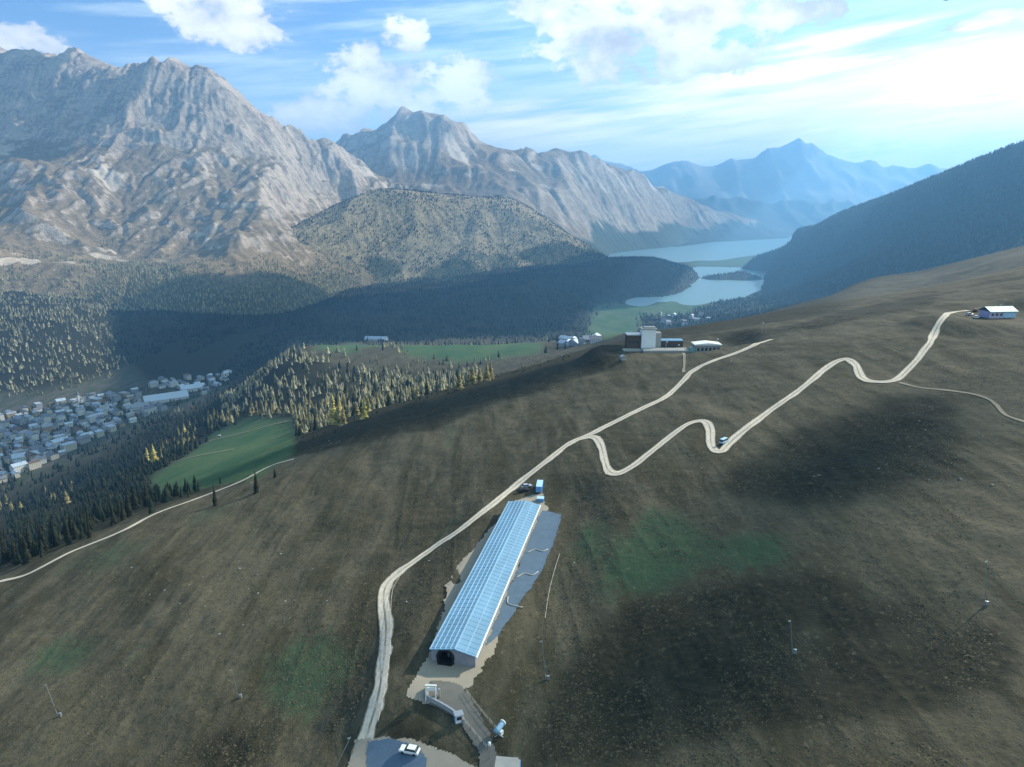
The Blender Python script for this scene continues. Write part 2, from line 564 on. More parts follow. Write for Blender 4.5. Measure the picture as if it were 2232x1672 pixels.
ROADS = [  # pixel line, width in metres, kind
    ([(765, 1700), (788, 1640), (806, 1585), (824, 1520), (836, 1440), (841, 1370), (836, 1305), (843, 1275), (870, 1248), (930, 1205), (1020, 1142), (1100, 1078), (1175, 1018), (1240, 968), (1285, 948), (1350, 915), (1405, 888), (1450, 866), (1478, 842), (1508, 810), (1552, 788), (1610, 768), (1650, 750), (1682, 740)], 4.3, 'track'),
    ([(1262, 958), (1292, 953), (1308, 968), (1317, 1000), (1325, 1025), (1345, 1033), (1378, 1018), (1420, 985), (1470, 945), (1505, 922), (1537, 919), (1548, 936), (1549, 962), (1556, 980), (1574, 983), (1602, 955), (1680, 895), (1750, 845), (1810, 796), (1846, 783), (1866, 798), (1876, 822), (1905, 832), (1950, 829), (1985, 800), (2022, 755), (2046, 708), (2066, 684), (2110, 677)], 4.0, 'track'),
    ([(1960, 834), (2010, 846), (2070, 852), (2130, 862), (2170, 880), (2192, 905), (2240, 923)], 1.5, 'footpath'),
    ([(-40, 1285), (0, 1268), (60, 1252), (150, 1206), (260, 1161), (340, 1120), (430, 1087), (520, 1052), (590, 1016), (640, 1001)], 2.8, 'track'),
    ([(365, 1012), (420, 997), (510, 980)], 3.5, 'footpath'), ([(455, 962), (540, 942), (600, 925), (645, 917)], 4.0, 'footpath'),
    ([(1490, 770), (1492, 790), (1490, 812)], 2.0, 'footpath'),
]
RLINES = []
for pix, w, kd in ROADS:
    H3 = hits(spline(pix, 6.0))[:, :2]
    RLINES.append((spline(H3[::2], 2.2) if len(H3) > 6 else H3, w, kd))
smooth = np.zeros(GX.shape)
for ln, w, kd in RLINES:
    for (x, y) in ln:
        r = math.hypot(x, y); th = math.atan2(x, y); d = w / 2 + 3
        i0, i1 = np.searchsorted(GR, [r - d, r + d]); j0, j1 = np.searchsorted(GT, [th - d / r, th + d / r])
        q = np.hypot(GX[i0:i1, j0:j1] - x, GY[i0:i1, j0:j1] - y)
        smooth[i0:i1, j0:j1] = np.maximum(smooth[i0:i1, j0:j1], 1 - sstep(q, w / 2 + .6, d))
for (cx, cy, ra, rb, hd, pz) in PADS:
    dx, dy = GX - cx, GY - cy
    q = np.maximum(np.abs(dx * math.sin(hd) + dy * math.cos(hd)) / ra, np.abs(dx * math.cos(hd) - dy * math.sin(hd)) / rb)
    smooth = np.maximum(smooth, 1 - sstep(q, 1.1, 1.8))
GZ = GZ + rough_z(GX, GY) * (1 - smooth)

SHADE_PATCHES = [[(1560, 1040), (1680, 960), (1800, 900), (1960, 868), (2080, 880), (2110, 950), (2080, 1030), (1960, 1080), (1840, 1110), (1680, 1110), (1580, 1090)],  # cloud shade on the slope, painted as darker ground colour
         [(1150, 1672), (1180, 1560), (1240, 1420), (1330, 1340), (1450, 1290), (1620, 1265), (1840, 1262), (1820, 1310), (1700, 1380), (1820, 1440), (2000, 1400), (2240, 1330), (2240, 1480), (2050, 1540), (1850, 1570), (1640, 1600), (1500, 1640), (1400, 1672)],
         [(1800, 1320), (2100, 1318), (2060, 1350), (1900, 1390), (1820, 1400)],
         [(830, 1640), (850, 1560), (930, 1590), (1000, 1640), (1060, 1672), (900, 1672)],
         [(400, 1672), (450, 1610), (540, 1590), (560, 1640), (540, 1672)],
         [(765, 1255), (785, 1265), (785, 1310), (765, 1312)]]  # last outline: dark spot left of the road, same tone
BAND = [[(620, 1000), (640, 950), (830, 893), (1000, 848), (1180, 798), (1340, 750), (1360, 790), (1240, 830), (1080, 880), (960, 930), (800, 965)],  # shaded strips along the crest, painted darker as well
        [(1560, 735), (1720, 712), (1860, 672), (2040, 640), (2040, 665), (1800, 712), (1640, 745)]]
LUSH = [[(1340, 1200), (1400, 1120), (1480, 1100), (1560, 1180), (1700, 1150), (1760, 1220), (1640, 1250), (1520, 1250), (1440, 1310), (1340, 1300), (1290, 1280)],
        [(460, 1480), (540, 1440), (620, 1390), (720, 1370), (810, 1400), (800, 1470), (720, 1500), (690, 1580), (600, 1560), (540, 1490)],
        [(60, 1640), (110, 1580), (190, 1565), (140, 1630)], [(90, 1250), (230, 1190), (350, 1180), (330, 1210), (180, 1260), (130, 1275)],
        [(260, 1410), (350, 1390), (330, 1450), (300, 1470)], [(1170, 1310), (1200, 1220), (1230, 1210), (1200, 1310)],
        [(60, 1450), (150, 1400), (240, 1380), (200, 1440), (90, 1480)], [(1240, 1150), (1330, 1120), (1330, 1200), (1250, 1230)], [(1030, 980), (1120, 960), (1110, 1000), (1040, 1010)], [(950, 940), (990, 940), (985, 970), (950, 970)], [(930, 1170), (1000, 1120), (1040, 1100), (950, 1190)],
        [(400, 1110), (480, 1090), (540, 1100), (420, 1140)]]
MEADOW = [[(1500, 571), (1600, 560), (1680, 557), (1690, 588), (1640, 586), (1560, 579), (1505, 581)], [(330, 1040), (400, 1000), (470, 940), (560, 905), (640, 915), (640, 990), (560, 1045), (420, 1070), (350, 1080)],
          [(1280, 720), (1300, 665), (1420, 652), (1570, 655), (1480, 690), (1400, 690), (1330, 740)],
          [(860, 752), (1180, 748), (1180, 770), (1000, 790), (880, 772)], [(680, 760), (760, 745), (860, 752), (760, 770)]]
TOWN = [[(-60, 900), (150, 868), (300, 835), (500, 815), (490, 850), (430, 880), (330, 915), (280, 950), (170, 1000), (60, 1050), (-60, 1080)]]


def cover(polys, blur=6, warp=None):
    m = np.zeros(GX.shape)
    for p in polys:
        q = poly_mask(p)
        m = np.maximum(m, inside(q, GX, GY))
    return box_blur(m, blur)


print('ground cover')
RRf = np.hypot(GX, GY)
shade_tint = cover(SHADE_PATCHES, 9); band = cover(BAND, 5); lush = cover(LUSH, 12); meadow = cover(MEADOW, 2); town = cover(TOWN, 3); town = np.maximum(town, sstep(-np.degrees(TT), 22, 25) * sstep(RRf, 1150, 1350) * (1 - sstep(GZ, 10, 24)))
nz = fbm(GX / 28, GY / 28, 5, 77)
shade_tint = sstep(shade_tint + (nz - .5) * 1.2, .15, .95)
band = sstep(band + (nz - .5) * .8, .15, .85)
lush = np.clip(lush + (nz - .5) * .5, 0, 1)
RRr = np.hypot(GX, GY)
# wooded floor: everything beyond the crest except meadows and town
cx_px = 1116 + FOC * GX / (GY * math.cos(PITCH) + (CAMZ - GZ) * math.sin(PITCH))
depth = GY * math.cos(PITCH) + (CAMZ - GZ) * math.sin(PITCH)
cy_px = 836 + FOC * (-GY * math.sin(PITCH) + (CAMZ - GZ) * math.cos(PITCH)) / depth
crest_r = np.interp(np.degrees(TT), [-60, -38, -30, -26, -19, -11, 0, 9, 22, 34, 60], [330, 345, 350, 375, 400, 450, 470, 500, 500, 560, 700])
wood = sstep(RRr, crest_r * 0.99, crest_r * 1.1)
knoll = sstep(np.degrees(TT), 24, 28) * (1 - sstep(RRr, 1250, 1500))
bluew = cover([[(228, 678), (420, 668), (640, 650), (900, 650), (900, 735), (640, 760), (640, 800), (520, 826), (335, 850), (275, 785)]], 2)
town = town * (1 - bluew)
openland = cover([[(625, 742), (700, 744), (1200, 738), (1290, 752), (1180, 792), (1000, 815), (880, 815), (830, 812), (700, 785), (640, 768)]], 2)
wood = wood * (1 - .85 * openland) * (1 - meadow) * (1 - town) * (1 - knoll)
ATT = np.stack([np.maximum(shade_tint, band), np.maximum(lush, 0), wood], -1).reshape(-1, 3)
AT2 = np.stack([meadow, town, sstep(GZ, -7, -3.5)], -1).reshape(-1, 3)

g = MT('grassland', .95, .1)
c1 = g.sep(g.attr('cover')); c2 = g.sep(g.attr('land'))
big = g.noise(.014, 6, .62, rot=.3, stretch=(1, .40, 1))
mid = g.noise(.085, 7, .66, rot=.28, stretch=(1, .20, 1), dist=.5)
spk = g.noise(.33, 6, .78)
fin = g.noise(.6, 6, .65)
tuft = g.noise(2.2, 4, .7)
a = g.mix(g.ramp(big, .34, .66), (.050, .046, .029), (.079, .071, .045))
a = g.mix(g.ramp(mid, .42, .66), a, (.104, .092, .060))
a = g.mix(g.math('MULTIPLY', g.ramp(mid, .5, .34), .7), a, (.043, .038, .018))
a = g.mix(g.ramp(fin, .48, .70, 0, .5), a, (.024, .024, .014))
a = g.mix(g.math('MULTIPLY', g.ramp(c1[1], .08, .3), g.ramp(g.math('ADD', g.math('ADD', c1[1], g.math('MULTIPLY', mid, 1.8)), g.math('MULTIPLY', spk, 1.3)), 1.85, 2.5, .0, .9)), a, (.036, .072, .037))
hc = g.mix(g.ramp(fin, .4, .65), (.014, .014, .008), (.034, .031, .018))  # dark ground tone that paints in the shade patches and crest strips
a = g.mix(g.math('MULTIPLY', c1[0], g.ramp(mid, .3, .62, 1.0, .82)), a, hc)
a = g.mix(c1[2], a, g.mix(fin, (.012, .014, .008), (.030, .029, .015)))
mc = g.mix(g.ramp(big, .35, .6), (.034, .086, .036), (.066, .112, .048))
a = g.mix(c2[0], a, mc)
tcn = g.mix(g.ramp(mid, .4, .6), (.040, .058, .030), (.095, .088, .080))
a = g.mix(c2[1], a, tcn)
a = g.mix(c2[2], (.12, .12, .10), a)
a = g.mix(g.ramp(tuft, .35, .75, .0, .35), a, g.mix(.5, a, (.02, .02, .012)))
a = g.mix(g.ramp(spk, .55, .68, 0, .5), a, (.150, .130, .084))
a = g.mix(g.ramp(spk, .45, .32, 0, .5), a, (.020, .021, .012))
g.col(a)
g.bump(g.math('ADD', g.math('MULTIPLY', fin, .8), g.math('MULTIPLY', tuft, .4)), .9, .55)
M_GROUND = g.m
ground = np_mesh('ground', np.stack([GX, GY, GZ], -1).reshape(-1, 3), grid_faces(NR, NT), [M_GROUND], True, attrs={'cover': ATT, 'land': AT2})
tag(ground, kind='structure')
# ------------------------------------------------------------------ mountains: own height fields, weathered by running water
def erode(H, cell, drops, steps, seed, rate=.30, cap=5.0):
    rng = np.random.default_rng(seed)
    H = H.copy() / cell
    ny, nx = H.shape; flow = np.zeros_like(H); dep = np.zeros_like(H)
    per = 12000
    for b in range(drops // per):
        x = rng.uniform(2, nx - 3, per); y = rng.uniform(2, ny - 3, per)
        dx = np.zeros(per); dy = np.zeros(per); vel = np.ones(per); wat = np.ones(per); sed = np.zeros(per); live = np.ones(per, bool)
        for s in range(steps):
            i = x.astype(int); j = y.astype(int); fx = x - i; fy = y - j
            h00 = H[j, i]; h10 = H[j, i + 1]; h01 = H[j + 1, i]; h11 = H[j + 1, i + 1]
            gx = (h10 - h00) * (1 - fy) + (h11 - h01) * fy; gy = (h01 - h00) * (1 - fx) + (h11 - h10) * fx
            h = h00 * (1 - fx) * (1 - fy) + h10 * fx * (1 - fy) + h01 * (1 - fx) * fy + h11 * fx * fy
            dx = dx * .12 - gx * .88; dy = dy * .12 - gy * .88
            ln = np.hypot(dx, dy) + 1e-9; dx /= ln; dy /= ln
            nxp = np.clip(x + dx, 1, nx - 3); nyp = np.clip(y + dy, 1, ny - 3)
            i2 = nxp.astype(int); j2 = nyp.astype(int); fx2 = nxp - i2; fy2 = nyp - j2
            h2 = H[j2, i2] * (1 - fx2) * (1 - fy2) + H[j2, i2 + 1] * fx2 * (1 - fy2) + H[j2 + 1, i2] * (1 - fx2) * fy2 + H[j2 + 1, i2 + 1] * fx2 * fy2
            dh = h2 - h
            c = np.maximum(-dh, .01) * vel * wat * cap
            over = (sed > c) | (dh > 0)
            amt = np.where(dh > 0, np.minimum(sed, dh), np.where(over, (sed - c) * .25, -np.minimum((c - sed) * rate, -dh * .5)))
            amt = np.where(live, amt, 0)
            D = np.zeros_like(H)
            for (qi, qj, w) in ((i, j, (1 - fx) * (1 - fy)), (i + 1, j, fx * (1 - fy)), (i, j + 1, (1 - fx) * fy), (i + 1, j + 1, fx * fy)):
                np.add.at(D, (qj, qi), amt * w)
            H += np.clip(D, -.10, .05)
            np.add.at(flow, (j, i), np.where(live, wat, 0)); np.add.at(dep, (j, i), np.maximum(amt, 0))
            sed = np.maximum(sed - amt, 0)
            vel = np.sqrt(np.clip(vel * vel - dh * .6, .05, 9)); wat *= .985
            x, y = nxp, nyp
    return H * cell, flow, dep


class Field:
    """height field on a regular grid"""
    def __init__(s, x0, x1, y0, y1, cell, pts, lam=1e-3, behind=None, raw=()):
        s.cell = cell; s.x = np.arange(x0, x1 + 1, cell); s.y = np.arange(y0, y1 + 1, cell); s.x0, s.y0 = x0, y0
        s.X, s.Y = np.meshgrid(s.x, s.y)
        P = []
        for p in pts: P.append(at_y(*p))
        P += list(raw)
        for (px, py, yy, ddy, dz) in (behind or []):
            q = at_y(px, py, yy); k = (yy + ddy) / yy
            P.append((q[0] * k, q[1] * k, q[2] - dz))
        P = np.array(P); sc = 2500.0
        fit = tps_fit(P[:, :2] / sc, P[:, 2] / sc, lam)
        cg = 4                                  # fit on a coarse lattice, refine by bicubic
        xs = np.arange(x0 - cell * cg, x1 + cell * cg * 2, cell * cg); ys = np.arange(y0 - cell * cg, y1 + cell * cg * 2, cell * cg)
        A, B = np.meshgrid(xs, ys)
        G = tps_eval(fit, np.stack([A.ravel(), B.ravel()], 1) / sc).reshape(A.shape) * sc
        s.Z = bicubic(G, (s.Y - ys[0]) / (cell * cg), (s.X - xs[0]) / (cell * cg))

    def z(s, x, y):
        return bicubic(s.Z, (np.asarray(y) - s.y0) / s.cell, (np.asarray(x) - s.x0) / s.cell)

    def slope(s):
        gy, gx = np.gradient(s.Z, s.cell); return np.hypot(gx, gy)

    def mesh(s, name, mat, attr, cut=-60.0):
        ny, nx = s.Z.shape
        F = grid_faces(ny, nx)
        keep = (s.Z.ravel()[F] > cut).any(1)
        F = F[keep]
        used = np.unique(F); re = np.full(ny * nx, -1); re[used] = np.arange(len(used))
        V = np.stack([s.X, s.Y, s.Z], -1).reshape(-1, 3)[used]
        o = np_mesh(name, V, re[F], [mat], True, attrs={'cover': attr.reshape(-1, 3)[used]})
        return tag(o, kind='structure')


def rock_material(name, rock, dark, grass, scree, wood, scale=1.0):
    m = MT(name, .95, .1)
    c = m.sep(m.attr('cover'))          # r: bare rock, g: scree, b: wood
    n1 = m.noise(.006 * scale, 6, .62, stretch=(1, 1, .5)); n2 = m.noise(.035 * scale, 6, .68, stretch=(1, 1, .35)); n3 = m.noise(.16 * scale, 4, .7)
    gcol = m.mix(m.ramp(n2, .35, .65), grass, tuple(q * .62 for q in grass))
    rcol = m.mix(m.ramp(n2, .38, .62), dark, rock)
    rcol = m.mix(m.ramp(n1, .4, .6, 0, .5), rcol, scree)
    sg = m.noise(.012 * scale, 5, .7, stretch=(.25, .25, 5.0), dist=1.2); cr = m.noise(.055 * scale, 7, .75, stretch=(1, 1, .25))
    rcol = m.mix(m.ramp(sg, .50, .64, 0, .22), rcol, tuple(q * .55 for q in dark))
    rcol = m.mix(m.ramp(cr, .56, .68, 0, .42), rcol, tuple(q * .6 for q in dark))
    a = m.mix(m.ramp(m.math('ADD', c[0], m.math('MULTIPLY', m.math('SUBTRACT', n2, .5), .9)), .35, .62), gcol, rcol)
    a = m.mix(m.ramp(m.math('ADD', c[1], m.math('MULTIPLY', m.math('SUBTRACT', n2, .5), .5)), .35, .65), a, scree)
    wc = m.mix(m.ramp(n3, .35, .65), wood, tuple(q * 2.2 for q in wood))
    a = m.mix(m.ramp(m.math('ADD', c[2], m.math('MULTIPLY', m.math('SUBTRACT', n3, .5), 1.3)), .40, .60), a, wc)
    m.col(a)
    m.bump(m.math('ADD', m.math('ADD', n2, m.math('MULTIPLY', cr, .6)), m.math('MULTIPLY', n3, .35)), .9, 11.0)
    return m.m


def carve(f, which=(0, 1), grow=4):
    for k in which:
        P = [at_z(px, py, 0)[:2] for px, py in LAKES[k]]
        m_ = box_blur(inside(P, f.X, f.Y).astype(float), grow)
        m_ = sstep(m_, .02, .35)
        f.Z = f.Z * (1 - m_) + np.minimum(f.Z, -70) * m_


print('mountains')
# --- the grey massif above the town
SKY_D = [(-260, 95, 7200), (-120, 96, 7100), (0, 102, 7000), (60, 97, 6950), (120, 100, 6900), (200, 100, 6800), (222, 118, 6760), (245, 131, 6700), (290, 142, 6650), (322, 130, 6620), (345, 120, 6600),
         (385, 122, 6600), (405, 140, 6580), (450, 158, 6550), (490, 195, 6500), (525, 225, 6550), (560, 252, 6600), (620, 285, 6750), (680, 305, 6950), (740, 330, 7200), (800, 360, 7600)]
FACE_D = [(-260, 300, 5600), (0, 250, 6000), (100, 210, 6250), (200, 300, 5650), (300, 250, 6000), (400, 250, 6150), (480, 270, 6200), (560, 330, 6200), (640, 370, 6400), (720, 400, 6700),
          (-200, 420, 4800), (0, 400, 5000), (100, 400, 5000), (200, 420, 4950), (300, 420, 5050), (400, 400, 5250), (500, 420, 5350), (600, 430, 5700), (680, 430, 6100),
          (-200, 560, 3900), (0, 540, 4100), (100, 540, 4150), (200, 545, 4150), (300, 545, 4200), (400, 545, 4250), (500, 540, 4350), (570, 540, 4500), (620, 500, 5000),
          (-200, 668, 3100), (0, 670, 3250), (100, 668, 3300), (200, 668, 3400), (300, 668, 3480), (400, 664, 3560), (500, 658, 3620), (600, 652, 3680), (640, 640, 3850), (660, 600, 4400), (700, 640, 4100)]
FD = Field(-7200, -700, 2700, 8600, 12.0, SKY_D + FACE_D, behind=[(p[0], p[1], p[2], 1300, 800) for p in SKY_D[::2]],
           raw=[((px - 1116) / FOC / .985 * fy, fy, -70) for px, yy in ((-200, 3100), (0, 3250), (100, 3300), (200, 3400), (300, 3480), (400, 3560), (500, 3620), (600, 3680), (680, 3900)) for fy in (yy - 190, yy - 480)])
wx = FD.X + 130 * (fbm(FD.X / 500, FD.Y / 500, 3, 3) - .5); wy = FD.Y + 130 * (fbm(FD.X / 500, FD.Y / 500, 3, 4) - .5)
env = sstep(FD.Z, 20, 500)
near_ridge = sstep(FD.Z, 1500, 1950)
FD.Z += env * (260 * (ridged(wx / 1100 + .2, wy / 1500, 5, 40) - .45) * (1 - .5 * near_ridge) + 75 * (ridged(wx / 300, wy / 380, 4, 55) - .4) + near_ridge * 110 * (ridged(FD.X / 260, FD.Y / 900, 4, 66) - .45) + 16 * (fbm(wx / 60, wy / 60, 3, 60) - .5))
_z0 = FD.Z.copy(); FD.Z, flow, dep = erode(FD.Z, 12.0, 48000, 40, 5); FD.Z = .36 * FD.Z + .64 * _z0 + env * 26 * (ridged(FD.X / 95, FD.Y / 130, 3, 71) - .4)
sl = FD.slope(); hh = FD.Z
ns = fbm(FD.X / 260, FD.Y / 260, 4, 91)
lf = np.log1p(box_blur(flow, 1, 1)) / 5.0
rock = np.clip(sstep(sl, .62, 1.1) * .55 + sstep(hh + 500 * (ns - .5), 650, 1450) * .45 + .08, 0, 1)
scree = np.clip(sstep(lf, .55, .95) * .75 + sstep(ns, .62, .74) * .6 * sstep(hh, 60, 300) * (1 - sstep(hh, 900, 1300)), 0, 1)
woodD = np.clip((1 - sstep(hh + 420 * (fbm(FD.X / 300, FD.Y / 300, 4, 19) - .5), 40, 360)) * .62 - scree * .7, 0, 1)
FD.cov = np.stack([rock, scree, woodD], -1)
M_D = rock_material('massif_rock', (.42, .335, .27), (.21, .165, .135), (.27, .205, .13), (.54, .45, .37), (.050, .048, .024))
FD.mesh('mountain', M_D, FD.cov)

# --- the peak behind it, closing the valley
SKY_E = [(600, 330, 9800), (680, 312, 9600), (700, 302, 9500), (735, 296, 9500), (770, 284, 9500), (810, 272, 9500), (850, 250, 9500), (885, 238, 9500), (925, 228, 9500), (945, 232, 9500), (975, 240, 9500), (1000, 262, 9500), (1040, 298, 9550),
         (1080, 312, 9650), (1120, 318, 9800), (1180, 322, 10000), (1250, 333, 10300), (1310, 345, 10700), (1360, 358, 11100), (1410, 377, 11600), (1450, 398, 12200), (1490, 420, 12900), (1540, 445, 13600), (1600, 470, 14400), (1680, 490, 15000)]
FACE_E = [(640, 400, 8200), (760, 340, 8900), (900, 330, 8800), (1000, 330, 9000), (1100, 370, 8800), (1250, 400, 9400), (1340, 420, 10000), (1410, 440, 10800), (1480, 465, 11900), (700, 430, 7600), (850, 430, 7700), (1000, 440, 7700), (1150, 450, 7900), (1280, 480, 8700), (1380, 500, 9800),
          (700, 560, 6000), (1000, 540, 6300), (1250, 560, 7000), (1335, 554, 8600), (1395, 549, 9300), (1500, 533, 11100), (1600, 519, 13100), (1400, 600, 7800), (1550, 560, 10000)]
FE = Field(-4200, 5600, 5800, 16000, 27.0, SKY_E + FACE_E, behind=[(p[0], p[1], p[2], 1300, 600) for p in SKY_E[::2]],
           raw=[(pix_dir(q, 540)[0] / pix_dir(q, 540)[1] * y, y, -120) for q, y in ((1560, 9800), (1640, 11000), (1740, 12500), (1800, 11500), (1850, 14500))])
wx = FE.X + 150 * (fbm(FE.X / 700, FE.Y / 700, 3, 13) - .5); wy = FE.Y + 150 * (fbm(FE.X / 700, FE.Y / 700, 3, 14) - .5)
env = sstep(FE.Z, 60, 600); nr_ = sstep(FE.Z, 900, 1500)
FE.Z += env * (210 * (ridged(wx / 1300, wy / 1600, 5, 140) - .45) * (1 - .35 * nr_) + nr_ * 150 * (ridged(FE.X / 420, FE.Y / 1100, 4, 166) - .45) + 70 * (ridged(wx / 380, wy / 420, 4, 155) - .4))
_z0 = FE.Z.copy(); FE.Z, flow, dep = erode(FE.Z, 27.0, 24000, 30, 8); FE.Z = .55 * FE.Z + .45 * _z0; carve(FE)
sl = FE.slope(); ns = fbm(FE.X / 420, FE.Y / 420, 4, 191)
FE.cov = np.stack([np.clip(sstep(sl, .6, 1.05) * .5 + sstep(FE.Z + 500 * (ns - .5), 850, 1600) * .42, 0, 1), sstep(ns, .6, .75) * .6 * sstep(FE.Z, 500, 900),
                   (1 - sstep(FE.Z + 380 * (ns - .5), 150, 430)) * .9], -1)
M_E = rock_material('far_rock', (.42, .34, .27), (.25, .195, .155), (.30, .22, .14), (.56, .48, .40), (.040, .046, .026), .6)
FE.mesh('mountain', M_E, FE.cov)

# --- the grassy, half wooded hill in the middle
SKY_F = [(540, 540, 4600), (565, 518, 4750), (600, 505, 5100), (650, 486, 5500), (720, 452, 5900), (800, 427, 6200), (870, 417, 6300), (960, 420, 6400), (1050, 428, 6450), (1140, 446, 6450), (1200, 480, 6350), (1250, 515, 6200), (1300, 548, 5900), (1350, 568, 5600), (1400, 590, 5500)]
FACE_F = [(590, 600, 4300), (640, 640, 4350), (720, 640, 4450), (800, 640, 4550), (900, 638, 4650), (1000, 634, 4750), (1100, 622, 4850), (1200, 604, 5000), (1290, 592, 5150), (640, 560, 4900), (720, 545, 5050), (800, 530, 5250), (900, 530, 5350), (1000, 530, 5450), (1100, 540, 5500), (1200, 555, 5450),
          (640, 690, 3900), (900, 690, 4000), (1150, 670, 4300), (1330, 620, 4900), (1380, 575, 5400)]
FF = Field(-2500, 1400, 3900, 8000, 14.0, SKY_F + FACE_F, behind=[(p[0], p[1], p[2], 1000, 480) for p in SKY_F])
env = sstep(FF.Z, 10, 200)
FF.Z += env * (46 * (ridged(FF.X / 520, FF.Y / 620, 4, 240) - .4) + 16 * (fbm(FF.X / 110, FF.Y / 110, 4, 255) - .5))
_z0 = FF.Z.copy(); FF.Z, flow, dep = erode(FF.Z, 14.0, 12000, 30, 11); FF.Z = .35 * FF.Z + .65 * _z0; carve(FF)
sl = FF.slope(); ns = fbm(FF.X / 240, FF.Y / 240, 5, 291)
lush_f = sstep(FF.X, -50, 600)
woodF = np.clip((1 - sstep(FF.Z + 420 * (ns - .5) - 120 * lush_f, 60, 330)) * .95, 0, 1) * .75
FF.cov = np.stack([sstep(sl, .6, .9) * .4, sstep(ns, .66, .76) * .35, woodF], -1)
M_F = rock_material('hill_grass', (.32, .28, .22), (.19, .165, .12), (.37, .295, .175), (.38, .34, .27), (.044, .046, .022))
FF.mesh('hill', M_F, FF.cov)

# --- the long shaded ridge on the right
SKY_H = [(2560, 215, 3300), (2420, 258, 3500), (2320, 290, 3650), (2232, 318, 3800), (2190, 330, 3900), (2130, 346, 4050), (2060, 372, 4300), (1990, 402, 4550), (1930, 428, 4800), (1870, 452, 5100), (1810, 475, 5400), (1750, 500, 5800), (1712, 520, 6100)]
FACE_H = [(1690, 560, 5700), (1680, 600, 5300), (1655, 625, 4700), (1640, 650, 4300), (1600, 676, 3750), (1720, 620, 4500), (1800, 560, 4500), (1850, 520, 4500), (1950, 500, 4000), (2050, 460, 3700), (2150, 430, 3400), (2232, 400, 3300), (2420, 370, 2900),
          (1750, 655, 3300), (1850, 620, 3100), (1950, 570, 3100), (2050, 540, 2950), (2150, 510, 2750), (2232, 490, 2550), (1900, 655, 2500), (2000, 620, 2450), (2150, 570, 2250), (2232, 560, 2100), (2420, 520, 2000), (1650, 700, 2800), (1650, 575, 6500), (1690, 540, 7200)]
FH = Field(900, 5600, 1700, 7600, 18.0, SKY_H + FACE_H, behind=[(p[0], p[1], p[2], 900, 420) for p in SKY_H],
           raw=[(pix_dir(q, 540)[0] / pix_dir(q, 540)[1] * y, y, -90) for q in (1380, 1480, 1560, 1640, 1690) for y in (6600, 7200, 7800, 8600)])
env = sstep(FH.Z, 10, 160)
FH.Z += env * (40 * (ridged(FH.X / 700, FH.Y / 700, 4, 340) - .4) + 12 * (fbm(FH.X / 90, FH.Y / 90, 4, 355) - .5))
carve(FH)
ns = fbm(FH.X / 260, FH.Y / 260, 5, 391)
FH.cov = np.stack([ns * .2, ns * 0, np.clip(1 - sstep(FH.Z + 300 * (ns - .5), 700, 1000) * .8, 0, 1)], -1)
M_H = rock_material('ridge_forest', (.20, .19, .17), (.12, .115, .10), (.030, .045, .036), (.16, .16, .16), (.008, .018, .016))
FH.mesh('wooded_ridge', M_H, FH.cov)


# --- blue ranges far down the valley
def far_range(name, sky, y0, depth, base_z, amp, seed, col, step=60.0, near=None):
    xs = [at_y(*p) for p in sky]
    px = np.array([q[0] for q in xs]); pz = np.array([q[2] for q in xs]); py = np.array([q[1] for q in xs])
    X = np.arange(px.min(), px.max(), step); V = np.linspace(-1, 1, 46)
    XX, VV = np.meshgrid(X, V)
    top = np.interp(XX, px, pz); yc = np.interp(XX, px, py)
    Y = yc + VV * depth
    prof = 1 - np.abs(VV) ** .85
    n = ridged(XX / (depth * .55), Y / (depth * .7), 5, seed)
    Z = base_z + (top - base_z) * prof * (1 + (n - .5) * .5 * np.abs(VV)) + amp * (ridged(XX / (depth * .30), Y / (depth * .45), 5, seed + 5) - .42) * (1 - .7 * VV ** 2)
    m = MT(name + '_cover', .95, .1)
    m.col(m.mix(m.ramp(m.noise(.0012, 6, .6), .35, .65), col, tuple(q * .6 for q in col)))
    o = np_mesh(name, np.stack([XX, Y, Z], -1).reshape(-1, 3), grid_faces(*XX.shape), [m.m], True)
    return tag(o, kind='structure')


far_range('mountain', [(p[0], p[1], 20500) for p in [(1050, 372), (1150, 365), (1230, 352), (1280, 340), (1330, 344), (1390, 362), (1440, 356), (1500, 348), (1560, 350), (1610, 338), (1650, 332), (1690, 316), (1712, 306), (1742, 303), (1775, 308), (1800, 326), (1850, 342), (1890, 352), (1920, 365), (1980, 356), (2060, 362), (2160, 350), (2300, 352)]],
          20500, 3200, -40, 300, 400, (.36, .33, .29), 60)
far_range('mountain', [(p[0], p[1], 15800) for p in [(1000, 430), (1150, 436), (1250, 428), (1330, 432), (1420, 426), (1500, 434), (1560, 430), (1640, 428), (1700, 436), (1780, 434), (1840, 440), (1930, 440), (2060, 430)]],
          15800, 1900, -40, 240, 430, (.075, .085, .06), 50)
far_range('hill', [(p[0], p[1], p[2]) for p in [(1240, 560, 10300), (1290, 525, 10600), (1340, 498, 10900), (1400, 487, 11400), (1470, 480, 11900), (1540, 482, 12400), (1600, 488, 12900), (1660, 497, 13500), (1720, 512, 14200), (1790, 530, 15200)]],
          12000, 900, -30, 60, 460, (.050, .060, .040), 40)

# ------------------------------------------------------------------ lakes
wm = MT('lake_water', .34, .5)
wm.col((.11, .22, .25)); wm.b.inputs['IOR'].default_value = 1.33
wn = wm.noise(.02, 3, .5, stretch=(1, .4, 1)); wm.bump(wn, .10, .6)


def lake(x0, x1, y0, y1):
    o = np_mesh('lake', [(x0, y0, 0), (x1, y0, 0), (x1, y1, 0), (x0, y1, 0)], [(0, 1, 2, 3)], [wm.m])
    tag(o, kind='structure')


lake(300, 6500, 7150, 15600)
lake(300, 3600, 3650, 7100)

